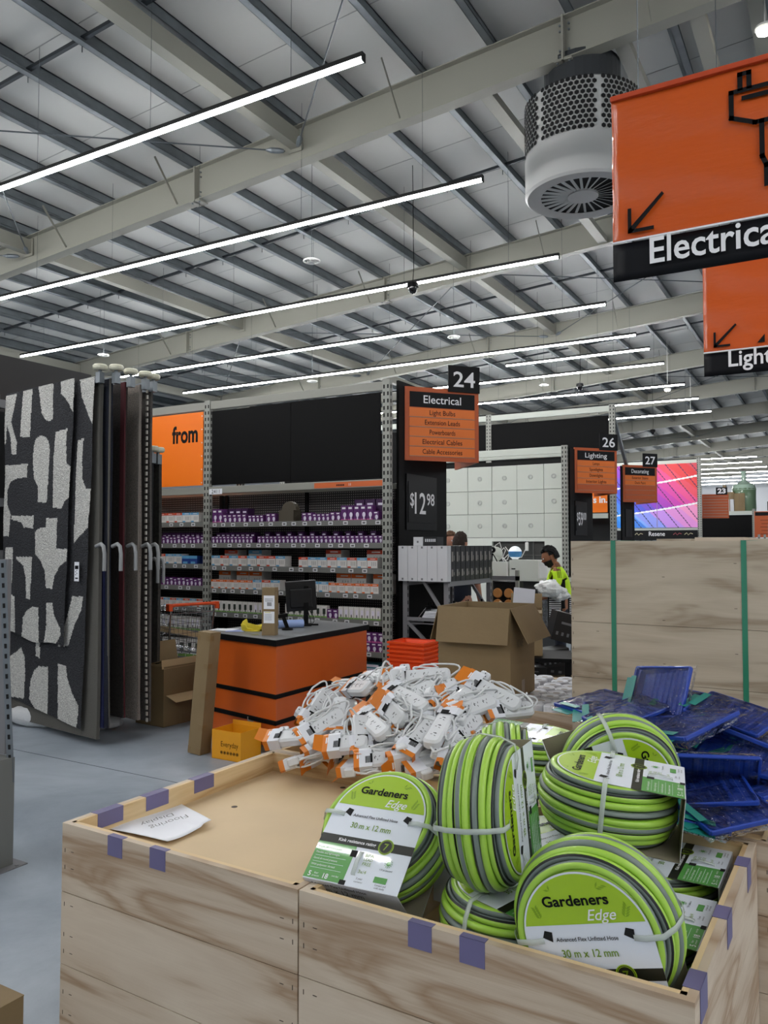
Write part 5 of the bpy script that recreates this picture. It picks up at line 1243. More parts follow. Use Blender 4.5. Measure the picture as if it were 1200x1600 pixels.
# ================================================================ HANGING BANNERS
VINYL = mat('banner_orange', 'c9561c', .25, coat=.3, bump=.35, bscale=3.5, stretch=(1, 1, 3)); VBLK = mat('banner_black', '080a10', .5, spec=.2)
def banner(x0, y, z0, z1, wd, title, label, tx, tw, plug=False, arrow2=None):
    r = thing('hanging_banner', label, 'banner', (x0, y, z0)); H_ = z1-z0; hb = H_*.205
    def f(u, v):
        x = u*wd; z = hb+(H_-hb)*v; return (x, .006*noise.noise(Vector((x*3, z*5, x0)))+.003*math.sin(z*22+x*5), z)
    g = G(); g.grid(f, 60, 40); g.build('orange_sheet', VINYL, r, smooth=True, solid=.001)
    g = G(); g.grid(lambda u, v: (u*wd, .004*math.sin(u*9)-.001, hb*v-.006), 30, 4); g.build('black_band', VBLK, r, smooth=True, solid=.001)
    g = G(); g.box(0, wd, -.012, -.008, hb-.004, hb+.004); g.build('white_line', TXT, r)
    g = G(); g.box(-.002, wd, -.02, .012, H_-.012, H_+.012); g.build('edge_rail', [mat('rail_orange', 'b8421a', .4)], r, bevel=.003)
    tz = txt(title, H_*.138, TXT, r, frame((tx, -.014, H_*.06), (1, 0, 0), (0, 0, 1)), width=tw, bold=.014, align='LEFT', spacing=1.0)
    g = G(); M = frame((.07, -.014, hb+.03), (1, 0, 0), (0, 0, 1)); s = .15; w_ = .016
    g.bar((0, w_/2, 0), (s*.85, w_/2, 0), w_, .002, 0) if False else None
    g.box(0, s*.75, 0, w_, 0, .002, 0, M); g.box(0, w_, 0, s*.75, 0, .002, 0, M)
    g.add([(w_*.2, w_*1.2, .002), (w_*1.2, w_*.2, .002), (s+w_*.5, s-w_*.1, .002), (s-w_*.1, s+w_*.7, .002)], [(0, 1, 2, 3)], 0, M)
    if arrow2:
        M = frame((arrow2, -.014, hb+.03), (1, 0, 0), (0, 0, 1)); g.add([(0, 0, .002), (.05, 0, .002), (.05, .06, .002)], [(0, 1, 2)], 0, M)
    g.build('arrow', INK, r)
    if plug:
        M = frame((plug, -.016, 0), (1, 0, 0), (0, 0, 1)); g = G(); t = .02
        def ln(P, closed=False):
            for i in range(len(P)-(0 if closed else 1)):
                a, b = Vector(P[i]+(0,)), Vector(P[(i+1) % len(P)]+(0,)); d = (b-a).normalized(); n_ = V(-d.y, d.x, 0)*t/2; a = a-d*t/2; b = b+d*t/2
                g.add([a-n_, b-n_, b+n_, a+n_], [(0, 1, 2, 3)], 0, M)
        ln([(0, .72), (.26, .72), (.26, .61), (.17, .57), (.09, .57), (0, .61)], True)
        ln([(.035, .73), (.035, .79), (.07, .79), (.07, .73)]); ln([(.19, .73), (.19, .79), (.225, .79), (.225, .73)]); ln([(.05, .685), (.2, .685)]); ln([(.115, .57), (.115, .42), (.13, .38), (.13, .3)])
        g.build('plug_symbol', INK, r)
    for xx in (.12, wd-.12): G().cyl((xx, 0, H_), (xx, 0, rz_(x0+xx)+RT+.26-z0), .003, 5).build('hanging_wire', ROD, r)
    return r
banner(-.876, 3.6, 2.84, 3.675, 1.8, 'Electrical', 'large orange banner reading Electrical with a plug symbol, hanging top right', .163, .53, plug=.505)
banner(-.86, 6.22, 2.888, 3.72, 1.8, 'Lighting', 'orange banner reading Lighting, hanging behind and below the Electrical banner', .168, .46, arrow2=.36)
# ================================================================ STORAGE FRAME WITH BOXES
r = thing('steel_shelving', 'grey bolted steel shelving frame with diagonal braces, holding white and black boxes', 'shelving', (-3.44, 7.25, 0)); SX0, SY1 = -.47, 1.1
for x, y in ((0, 0), (SX0, 0), (0, SY1), (SX0, SY1)):
    g = G(); g.box(x-.05, x, y, y+.04, 0, 1.6)
    for i in range(20): g.box(x, x+.001, y+.012, y+.028, .05+i*.075, .09+i*.075, 1)
    g.build('post', [GREY, DARK], r)
for y in (.0, SY1):
    g = G()
    for za, zb in ((.9, 1.56), (.45, .86), (.05, .42)): g.bar((SX0-.02, y+.02, zb), (-.03, y+.02, za), .03, .03)
    for z in (1.57, .88, .43): g.bar((SX0-.02, y+.02, z), (-.03, y+.02, z), .03, .035)
    g.build('brace', GREY, r)
for z in (1.27, .84, .5, .12):
    g = G(); g.box(-.03, -.0, .04, SY1, z-.05, z); g.box(SX0-.05, SX0-.02, .04, SY1, z-.05, z); g.box(SX0-.01, -.03, .04, SY1, z-.014, z); g.build('shelf', GREY, r)
WBX = mat('carton_white', 'c6c7ca', .45); BBX = mat('carton_black', '131214', .4); GBX = mat('print_grey', '6b6b6e', .5)
for i in range(5):
    r = thing('white_carton', 'tall white carton, %s in the row on the shelving frame' % ['leftmost, sticking out past the post', 'second from the left', 'middle one', 'fourth from the left', 'right-hand one, beside the black boxes'][i], 'box', (-3.98+.112*i, 7.19, 1.271), 0, 'white cartons on the shelving frame')
    g = G(); g.box(0, .108, 0, .09, 0, .36); g.build('box_body', WBX, r)
    g = G()
    for z in (.012, .333): g.box(.04, .06, -.001, 0, z, z+.02)
    g.build('corner_clips', GBX, r)
proto = None
for i in range(9):
    M = Matrix.Translation((-3.43, 7.29+i*.122, 1.271))
    if proto is None:
        r = proto = thing('black_carton', '', 'box', M=M); g = G(); g.box(-.36, 0, 0, .112, 0, .36); g.build('box_body', BBX, r)
        g = G(); Mf = frame((.0005, .055, 0), (0, 1, 0), (0, 0, 1))
        for z, h_ in ((.05, .07), (.2, .1)): g.box(-.035, .0, z, z+h_, 0, .001, 0, Mf); g.box(.015, .03, z+.01, z+h_*.6, 0, .001, 0, Mf)
        g.build('printed_picture', mat('print_pale', '8a8580', .5), r)
    else: r = dup(proto, M=M)
    r['label'] = 'narrow black printed carton, %s from the left in the row on the shelving frame' % nth(i+1); r['group'] = 'black cartons on the shelving frame'
r = thing('white_carton', 'small white box lying on top of the tall white cartons', 'box', (-3.83, 7.24, 1.632)); g = G(); g.box(0, .11, 0, .15, 0, .09); g.build('box_body', WBX, r); g = G(); g.box(.04, .06, -.001, 0, .03, .05); g.build('print', GBX, r)
r = thing('black_carton', 'small black printed box on top of the tall white cartons', 'box', (-3.71, 7.24, 1.632)); g = G(); g.box(0, .15, 0, .15, 0, .09); g.build('box_body', BBX, r); g = G()
for i in range(6): g.box(.015+i*.021, .028+i*.021, -.001, 0, .04, .07)
g.build('print', WBX, r)
# dark lamps on the lower shelves, wire basket, fluffy stock
LG = mat('lamp_glass', '3c3c40', .25)
def lantern(x, y, z, label, rz=0):
    global lproto
    M = Matrix.Translation((x, y, z)) @ Matrix.Rotation(rz, 4, 'Z')
    if lproto is None:
        r = lproto = thing('wall_lantern', label, 'lamp', M=M); g = G(); g.lathe([(.035, 0), (.04, .01), (.025, .02)], 12); g.lathe([(.02, .17), (.05, .15), (.045, .14)], 12); g.box(-.006, .006, .03, .05, .02, .2); g.build('bracket', BLACK, r)
        g = G(); g.lathe([(.028, .02), (.034, .08), (.038, .14)], 12); g.build('glass', LG, r, smooth=True)
        g = G(); g.cyl((0, 0, .03), (0, 0, .09), .008, 8); g.build('tube', mat('lamp_tube', 'b9bac0', .4), r)
    else: r = dup(lproto, M=M, label=label)
    r['group'] = 'dark lanterns on the shelving frame'
lproto = None
for z, nm in ((.841, 'second'), (.501, 'third')):
    for i in range(7): lantern(-3.52-.07*(i % 2), 7.36+i*.145, z, 'dark glass wall lantern, %s from the left along the %s shelf of the steel frame' % (nth(i+1), nm), i*.7)
    for i in range(3): lantern(-3.72-.0*i, 7.34+i*.12, z, 'dark glass wall lantern, %s in the inner row of the %s shelf, steel frame' % (nth(i+1), nm), i)
r = thing('document_tray', 'wire tray of white sheets on the steel frame, left of the big carton', 'tray', (-3.68, 7.36, .88), .2)
g = G(); g.bar((-.12, -.08, .02), (-.04, -.08, .12), .006, .006); g.bar((.1, -.08, .02), (.16, -.08, .1), .006, .006); g.box(-.12, .1, -.09, .09, .0, .006); g.build('wire_frame', CHROME, r)
g = G()
for i in range(5): g.box(-.09+.01*i, .13, -.08, .08, .012+i*.016, .022+i*.016, 0, Matrix.Rotation(.12, 4, 'X'))
g.build('paper_stack', PAPER, r)
# ================================================================ ORANGE BASKET STACK
BO = mat('basket_orange', 'e64a12', .4)
c = W(662, 1008, z=.79); c.z = 0; bx0, by1 = -.35, .30
r = thing('basket_stand', 'wire stand carrying the stack of orange baskets, left of the big carton', 'stand', c)
g = G()
for x, y in ((.02, -.02), (bx0-.02, -.02), (.02, by1+.02), (bx0-.02, by1+.02)): g.tube([(x, y, 0), (x, y, .55)], .008, 6)
g.tube([(.02, -.02, .5), (.02, -.02, .53), (bx0-.02, -.02, .53), (bx0-.02, by1+.02, .53), (.02, by1+.02, .53)], .007, 6, closed=True)
g.tube([(.02, -.02, .24), (bx0-.02, -.02, .24), (bx0-.02, by1+.02, .24), (.02, by1+.02, .24)], .007, 6, closed=True); g.box(bx0, 0, 0, by1, .225, .235); g.build('wire_frame', CHROME, r)
proto = None
for i in range(13):
    M = Matrix.Translation((c.x, c.y, .24+i*.037))
    if proto is None:
        r = proto = thing('hand_basket', '', 'basket', M=M); t = .045
        def ring(z, ins): return [(bx0+ins, ins, z), (-ins, ins, z), (-ins, by1-ins, z), (bx0+ins, by1-ins, z)]
        g = G(); R1, R2 = ring(.0, .03), ring(.11, .006); g.add(R1+R2, [(0, 1, 5, 4), (1, 2, 6, 5), (2, 3, 7, 6), (3, 0, 4, 7), (3, 2, 1, 0)]); g.build('tub', BO, r, solid=.003)
        g = G(); a, b = ring(.1, -.006), ring(.118, -.008); c1, d1 = ring(.1, .008), ring(.118, .006)
        g.add(a+b+c1+d1, [(0, 1, 5, 4), (1, 2, 6, 5), (2, 3, 7, 6), (3, 0, 4, 7), (4, 5, 13, 12), (5, 6, 14, 13), (6, 7, 15, 14), (7, 4, 12, 15), (0, 8, 9, 1), (1, 9, 10, 2), (2, 10, 11, 3), (3, 11, 8, 0)]); g.build('rim', BO, r)
    else: r = dup(proto, M=M)
    r['label'] = 'uppermost orange hand basket of the stack, open tub showing' if i == 12 else 'orange hand basket nested in the stack beside the big carton, %s from the top' % nth(13-i); r['group'] = 'orange hand baskets'
# ================================================================ WHITE DISPLAY BAY
PW = mat('display_white', 'bfc4bb', .5); PW2 = mat('display_white_bright', 'ccd0c8', .5)
r = thing('display_bay', 'tall rack bay faced with large white panels and downlights, behind the desks', 'display rack', (-4.07, 13.2, 0))
for x in (0, -2.95): 
    u = upright('upright', '', x, -.03, 3.33, r, .1); u = upright('upright', '', x, .9, 3.33, r, .1)
g = G(); g.box(-2.9, -.05, -.02, .03, 3.2, 3.32); g.box(-2.9, -.05, .5, .55, 3.2, 3.32); g.build('top_beam', PW, r, bevel=.004)
g = G(); g.box(-2.9, -.05, .16, .18, 0, 3.12); g.build('dark_back', DARK, r)
colx = [-2.9, -2.34, -1.88, -1.38, -.9, -.42, -.05]; rowz = [3.1, 2.62, 2.17, 1.73]
cols = [W(px, 800, y=13.25).x+4.07 for px in (692, 731, 768.5, 808, 850, 881)]; cols[0] -= .5; rows = [W(800, py, y=13.25).z for py in (727, 766, 803, 840)]
for j in range(3):
    for i in range(5):
        if (j == 0 and i in (0, 3)) : pass
        g = G(); g.box(cols[i]+.004, cols[i+1]-.004, .05+.004*((i+j) % 3), .12, rows[j+1]+.004, rows[j]-.004); pn = g.build('white_panel', PW, r)
        if not (i == 4 and j == 2) and not (i == 3 and j == 1):
            g = G(); cx, cz = (cols[i]+cols[i+1])/2+(.1 if i == 0 else 0), (rows[j]+rows[j+1])/2; M = Matrix.Translation((cx, .05, cz)) @ Matrix.Rotation(PI/2, 4, 'X')
            g.lathe([(.045, 0), (.045, .008), (.03, .01), (.02, .004)], 18, 0, M); g.build('downlight', mat('downlight_grey', 'b0b4ae', .4), pn)
zt, zb = rows[3], 1.12
oL, oR = W(769, 860, y=13.25).x+4.07, W(851, 860, y=13.25).x+4.07
g = G(); g.box(-2.9, oL, .05, .12, zb, zt-.004); g.box(oR, -.05, .05, .12, zb, zt-.004); g.box(oL, oR, .05, .12, W(800, 846, y=13.25).z, zt-.004); g.box(-2.9, -.05, .05, .12, .1, zb-.004); g.build('lower_panels', PW2, r)
g = G(); g.box(oL, oR, .13, .14, zb, zt); g.box(oL+(oR-oL)*.76, oL+(oR-oL)*.78, .11, .13, zb, zt, 1); g.box(oL, oR, .11, .13, 1.45, 1.46, 1); g.build('grey_recess', [mat('recess_grey', '3b3c3a', .5), mat('recess_frame', '62635f', .5)], r)
g = G(); rs = random.Random(2); pts = [(oL+.06+.1*math.sin(i*.9)+.012*i, .04-.002*i, 1.62-.012*i+.07*math.sin(i*1.7)) for i in range(22)]; g.tube(pts, .008, 5); g.tube([(oL+.25, .05, 1.6), (oL+.4, .05, 1.4), (oL+.55, .05, 1.42), (oL+.62, .05, 1.55)], .008, 5)
o = g.build('white_cable', WHITE); o.location = (-4.07, 13.2, 0); tag(o, 'tangle of white cable hanging in the grey recess of the display bay', 'cable')
r = thing('power_pack', 'small white adapter hanging in the grey recess of the display bay', 'adapter', (-4.07+oL+.66, 13.2, 1.55)); g = G(); g.box(-.03, .03, .0, .04, -.02, .13); g.build('case', WHITE, r, bevel=.01); g = G(); g.cyl((0, .02, .13), (0, .02, .2), .005, 5); g.build('lead', WHITE, r)
# counters in front of it
def simple(name, label, cat, parts, loc, rz=0):
    r = thing(name, label, cat, loc, rz)
    for nm, bx, m in parts:
        if nm in ('legs', 'posts'):
            for b in bx: G().box(*b).build(nm[:-1], m, r)
            continue
        g = G()
        for b in (bx if isinstance(bx[0], tuple) else [bx]): g.box(*b)
        g.build(nm, m, r)
    return r
yC = 10.6; q0, q1 = W(765, 903, y=yC), W(849, 903, y=yC); zc = W(800, 903, y=yC).z
simple('demo_counter', 'white-topped demonstration counter with dark base in front of the white display bay', 'counter', [('worktop', (0, q1.x-q0.x, 0, .7, zc-.04, zc), PW2), ('base', (.03, q1.x-q0.x-.03, .04, .66, 0, zc-.041), mat('counter_dark', '2a2c2c', .5))], (q0.x, yC, 0))
a, b = W(765, 903, y=yC), W(796, 872, y=yC)
simple('white_cabinet', 'white cube cabinet on the left of the demonstration counter', 'cabinet', [('body', (0, .25, .02, .3, 0, .22), PW2), ('side', (.2505, .27, .02, .3, 0, .22), WHITE)], (q0.x, yC, zc+.001))
simple('white_cabinet', 'long white cabinet with black handle slot on the right of the demonstration counter', 'cabinet', [('body', (0, .42, .0, .35, 0, .25), PW2), ('handle_slot', (.03, .09, -.002, -.0005, .12, .135), INK), ('side', (.4205, .44, .0, .35, 0, .25), WHITE)], (q0.x+.3, yC, zc+.001))
p = W(792, 872, y=yC+.3); 
simple('service_shelf', 'grey-topped bench behind the man in the yellow shirt, with blue stock below', 'bench', [('worktop', (0, .9, 0, .5, 1.1, 1.16), PW), ('beam', (0, .9, -.02, 0, 1.04, 1.1), GREY), ('legs', ((0, .05, 0, .5, 0, 1.04), (.85, .9, 0, .5, 0, 1.04)), GREY), ('shelf', (0.06, .84, 0, .5, .7, .73), GREY)], (W(849, 890, y=11.4).x, 11.4, 0))
for i in range(4): simple('blue_pack', 'blue and white packet under the grey-topped bench, %s from the left' % nth(i+1), 'packet', [('bag', (0, .13, 0, .2, 0, .17), mat('pack_lightblue', '93a8cf', .4)), ('band', (0, .13, -.002, 0, .05, .1), mat('pack_blue', '3a5fae', .4))], (W(849, 890, y=11.4).x+.1+i*.15, 11.42, .731))['group'] = 'packets under the bench'
for i, (px, rr) in enumerate(((858, .1), (880, .14))):
    p = W(px, 875, y=11.5); simple('black_item', ['thin black device lying on the grey-topped bench', 'black folder lying on the grey-topped bench by the bearded man'][i], 'device', [('body', (0, rr*1.3, 0, .2, 0, .012), BLACK), ('cable', (rr*1.3, rr*1.3+.08, .1, .104, 0, .004), BLACK)], (p.x-.05, 11.48, 1.161))
# webcam on tripod, globe speaker, white plate
p = W(771, 893, y=yC+.1); r = thing('tripod_camera', 'small black ball-headed camera on a bendy tripod, on the demonstration counter', 'camera', (p.x, yC-.03+.1, zc+.222))
g = G(); g.ball((0, 0, .17), .045, 14); g.build('camera_head', BLACK, r, smooth=True); g = G(); g.cyl((0, -.043, .17), (0, -.047, .17), .02, 12); g.build('lens_ring', WHITE, r)
g = G()
for a in (0, 2.1, 4.2): g.tube([(0, 0, .12), (.04*math.cos(a), .04*math.sin(a), .06), (.07*math.cos(a), .07*math.sin(a), .004)], .008, 6)
g.build('tripod_legs', BLACK, r)
p = W(777, 872, y=yC+.25); r = thing('white_plate', 'round white disc light standing behind the ball-headed camera', 'lamp', (p.x, yC+.2, zc+.222)); g = G(); g.lathe([(.1, -.01), (.105, 0), (.1, .01)], 28, 0, Matrix.Translation((0, 0, .11)) @ Matrix.Rotation(PI/2, 4, 'X')); g.build('disc', PW2, r); g = G(); g.box(-.04, .04, -.02, .02, 0, .008); g.build('foot', WHITE, r)
p = W(803, 880, y=yC+.1); r = thing('globe_speaker', 'white globe with blue band on top of the long white cabinet', 'lamp', (p.x, yC+.15, zc+.252)); g = G(); g.ball((0, 0, .1), .095, 22); g.build('globe', mat('globe_white', 'e8edf0', .4, emis='dfe8ee', es=.25), r, smooth=True); g = G(); g.lathe([(.08, .04), (.0965, .085), (.0955, .12)], 24); g.build('blue_band', mat('globe_blue', '4a8fc8', .3), r); g = G(); g.lathe([(.04, 0), (.05, .01), (.03, .02)], 16); g.build('foot', WHITE, r)  # a speaker, no lamp: its white carries an added faint glow
# low grey unit with orange caged stock behind the frame
r = simple('wire_rack', 'short perforated grey rack with orange round packs, just right of the black cartons', 'rack', [('posts', ((0, .04, 0, .04, 0, 1.34), (.34, .38, 0, .04, 0, 1.34)), UPR), ('top_rail', (0, .38, 0, .04, 1.22, 1.27), GREY), ('dark_back', (.05, .33, .05, .3, 0, 1.2), DARK), ('shelf', (.04, .34, .0, .3, .85, .87), GREY)], (W(763, 900, y=8.9).x, 8.9, 0))
for i in range(4):
    o = G().lathe([(.05, -.0), (.06, .01), (.05, .03)], 16, 0, Matrix.Rotation(PI/2, 4, 'X')).build('round_pack', mat('pack_peach', 'c98a4c', .5)); o.location = (W(763, 900, y=8.9).x+.11+(i % 2)*.14, 8.93, .935+.13*(i//2)); tag(o, 'round peach-coloured pack, %s one on the short perforated rack' % ['lower left', 'lower right', 'upper left', 'upper right'][i], 'packet', 'round packs on the short rack')
# ================================================================ BEHIND: TALL RACKS
def header(x0, x1, y, z0, z1, split=None, name='shop_rack', label='', beam=True, low=None):
    r = thing(name, label, 'rack', (x1, y, 0)); L_ = x1-x0
    for x in (0, -L_): upright('upright', '', x, -.03, z1+.02, r, .12)
    if L_ > 3.4 and name == 'shop_rack': upright('upright', '', -2.72, -.03, z1+.02, r, .12)
    g = G(); g.box(-L_, 0, -.02, .03, z1-.12, z1); g.build('top_beam', PW if beam else RACK, r); g = G(); g.box(-L_, 0, -.02, .03, z0-.12, z0); g.build('beam', RACK, r)
    g = G(); g.box(-L_+.08, -.08, .0, .03, z0+.02, z1-.2); g.build('header_board', CHAR, r)
    g = G(); g.box(-L_+.08, -.08, .3, .35, .05, z0-.13); g.build('dark_back', mat('back_dark', '1a1c1d', .6), r)
    return r
r27 = header(-12.5, -4.05, 16.4, 2.95, 4.5, label='very tall rack with dark header boards behind the white display bay')
g = G(); g.bar((.0, .0, 4.4), (.1, .9, 3.2), .06, .06); g.build('brace', GALV, r27)
r = thing('orange_poster', 'small orange poster ending in the letters t in, under the 27 sign', 'poster', (-5.9, 16.36, 2.3)); g = G(); g.box(0, 1.74, 0, .02, 0, .62); g.build('panel', BRIGHT, r); txt("it's in.", .13, TXT, r, frame((1.53, -.002, .2), (1, 0, 0), (0, 0, 1)), bold=.03)
g = G(); g.box(.0, 1.75, 0, .04, -.12, -.02); g.build('beam', PW, r)
# paint rack with colour fan poster
r = thing('paint_rack', 'tall paint rack with large colour-fan poster, grey upright at its right', 'rack', (-4.05, 27.8, 0))
for x in (0, -2.75): upright('upright', '', x, -.04, 4.5, r, .14)
g = G(); g.box(-2.75, 0, -.02, .04, 4.33, 4.45); g.box(-2.75, 0, -.02, .04, 2.05, 2.2); g.build('beams', PW, r)
g = G(); g.box(-2.7, -.05, .4, .45, .1, 2.0); g.build('dark_back', DARK, r)
g = G()
for i in range(14): g.box(-2.6+i*.18, -2.47+i*.18, -.01, .3, 1.5, 1.86)
g.build('paint_tins', mat('tin_grey', '9aa2a8', .4), r)
ps = thing('colour_poster', 'colour-fan poster of overlapping swatches from blue through purple to red', 'poster', (-4.05, 27.74, 2.2)); PWd, PHt = 2.62, 2.13
def fan(u, v):
    t = (u*1.0+v*1.0)/2
    return t
hues = ['1f7fe0', '2f8fe8', '3f7fe0', '3a62d8', '4a52cc', '6a4cc4', '8a3cc0', 'a838b4', 'c238a8', 'd4409c', 'e04a8a', 'e2485e', 'e03c40', 'd82c34', 'd04050']
hm = [mat('swatch_%s' % h, h, .5) for h in hues]
pale = [mat('swatch_pale_%d' % i, h, .5) for i, h in enumerate(('6fb8f0', '7fa8f0', '8a96ea', 'c08ae0', 'd98ad0', 'e890c0', 'ee8aa0'))]
DG = mat('swatch_gap', '20204a', .6)
def fm(u, v):
    x = u*PWd; y = v*PHt; s = y+x*.95+.10*math.sin(u*3); band = y-(.55+.5*u*u); k = s/.36; fr_ = k-math.floor(k)
    q = (x*.8+y*.9)/(PWd*.8+PHt*.9)
    if (y+ (x*.78))%.42 < .0: return 0
    d = (y*.62+x*.0+ (x-y*.0)); w2 = ((x+y*.75)/.40); f2 = w2-math.floor(w2)
    idx = min(14, int(q*15)); c1 = .42+.28*u+.1*u*u; c2 = 1.35+.25*u+.1*u*u
    if abs(y-c1-.0) < .028 or abs(y-c2) < .028: return 16
    if f2 < .07: return 15
    if y < c1: return 17+min(6, int(q*9)) if idx > 2 else idx
    return idx
g = G(); g.grid(lambda u, v: (-2.68+u*PWd, 0, v*PHt), 120, 100, mf=fm); g.build('swatches', hm+[DG, TXT]+pale, ps, solid=.01)
g = G(); g.box(-1.35, -1.33, -.02, -.01, .02, PHt-.1); g.build('centre_seam', mat('seam_grey', '8a7a9a', .5), ps)
r = thing('paint_sign', 'black sign board with white shop lettering under the colour poster', 'sign', (-4.05, 27.7, 1.78)); g = G(); g.box(-2.68, -.06, 0, .03, 0, .33); g.build('board', INK, r); txt('Resene', .15, TXT, r, frame((-1.35, -.002, .14), (1, 0, 0), (0, 0, 1)), width=.52, bold=.0)
g = G()
for i, x in enumerate((-2.3, -1.95, -.7, -.35)): 
    g.tube([(x-.12, -.005, .18), (x-.05, -.005, .24), (x, -.005, .17), (x+.07, -.005, .23), (x+.14, -.005, .2)], .012, 5, m=i % 2)
g.build('bird_marks', [mat('mark_red', '9a4a50', .5), mat('mark_cream', 'b8b090', .5)], r)
# far rack with tank and cartons on top
r = thing('shop_rack', 'distant rack with black header boards carrying cartons and a green tank', 'rack', (-3.15, 36, 0))
for x in (0, -3.3): upright('upright', '', x, -.04, 3.1, r, .12)
g = G(); g.box(-3.3, 0, -.02, .04, 2.88, 3.02); g.box(-3.3, 0, -.02, .04, 1.75, 1.9); g.box(-3.3, 0, 0, 1.2, 2.99, 3.02); g.build('beams', PW, r); g = G(); g.box(-3.24, -.06, 0, .03, 1.92, 2.86); g.build('header_board', CHAR, r); g = G(); g.box(-3.24, -.06, .5, .53, .1, 1.75); g.build('dark_back', DARK, r)
tk = mat('tank_green', '5f7a5c', .35, coat=.4); p = W(1163, 800, y=36.6); r = thing('water_tank', 'green water tank wrapped in film on top of the distant rack', 'tank', (p.x, 36.6, 3.02))
g = G(); g.lathe([(.45, 0), (.47, .1), (.46, .5), (.47, .95), (.4, 1.05)], 24); g.build('tank_body', tk, r, smooth=True); g = G(); g.lathe([(.48, .9), (.42, 1.12), (.25, 1.2), (.1, 1.3), (.09, 1.6), (.12, 1.7)], 16); g.build('film_wrap', mat('tank_film', 'a8c0ae', .2, coat=.6), r, smooth=True)
for i, (px, w_, z, h_, m) in enumerate(((1141, .36, 0, .5, WBX), (1142, .3, .505, .3, CARD), (1156, .42, 0, .75, CARD), (1133, .12, 0, 1.1, CARD))):
    p = W(px, 800, y=36.2); r = simple('stored_carton', ['white double carton', 'brown carton stacked on the white one', 'tall brown carton in front of the green tank', 'narrow brown carton behind sign 23'][i]+' on the distant rack', 'carton', [('box_body', (0, w_, 0, .3, 0, h_), m), ('parcel_tape', (w_/2-.02, w_/2+.02, -.002, -.0005, 0, h_), CTAPE)], (p.x-w_/2, 36.05-.0*i, 3.022+z))
for i in range(3):
    x = W(1184+i*8, 840, y=32).x; simple('grey_upright', 'grey perforated rack post beneath the 33 sign, %s from the left' % nth(i+1), 'post', [('post', (0, .08, 0, .05, 0, 2.0), UPR), ('slots', (.03, .05, -.002, -.0005, .1, 1.9), DARK)], (x, 32+i*.3, 0))['group'] = 'rack posts under sign 33'
# ================================================================ PEOPLE
def skin_mesh(name, joints, edges, m, parent=None, root=0, sub=2, M=None):
    me = bpy.data.meshes.new(name); pts = [(M @ Vector(j[0])) if M is not None else j[0] for j in joints]
    me.from_pydata([tuple(p) for p in pts], edges, []); o = bpy.data.objects.new(name, me); COL.objects.link(o)
    if parent is not None: o.parent = parent
    sk = o.modifiers.new('skin', 'SKIN'); sk.use_smooth_shade = True
    if not me.skin_vertices: me.skin_vertices.new() if hasattr(me.skin_vertices, 'new') else None
    if not me.skin_vertices:
        bpy.context.view_layer.objects.active = o; o.select_set(True); bpy.ops.mesh.customdata_skin_add(); o.select_set(False)
    for i, j in enumerate(joints):
        r = j[1]; me.skin_vertices[0].data[i].radius = r if isinstance(r, tuple) else (r, r)
        me.skin_vertices[0].data[i].use_root = (i == root)
    sb = o.modifiers.new('sub', 'SUBSURF'); sb.levels = sub; sb.render_levels = sub
    me.materials.append(m); return o
def chain(joints, edges, start, pts):
    prev = start
    for p, r in pts:
        joints.append((p, r)); edges.append((prev, len(joints)-1)); prev = len(joints)-1
    return prev
def hand(J, E, wrist, d, side, palm_n):
    """palm plus four unequal fingers and a side thumb growing from the wrist joint"""
    w0 = Vector(J[wrist][0]); d = Vector(d).normalized(); side = Vector(side).normalized(); n = Vector(palm_n).normalized()
    pm = chain(J, E, wrist, [(w0+d*.045, .026)])
    for i, ln in enumerate((.062, .072, .067, .052)):
        b = w0+d*.085+side*(.028-.019*i); k = chain(J, E, pm, [(b, .0105), (b+d*ln*.5+n*.008, .009), (b+d*ln*.85+n*.028, .008)])
    b = w0+d*.03+side*.03; chain(J, E, pm, [(b, .012), (b+d*.03+side*.022, .010), (b+d*.055+side*.026+n*.012, .009)])
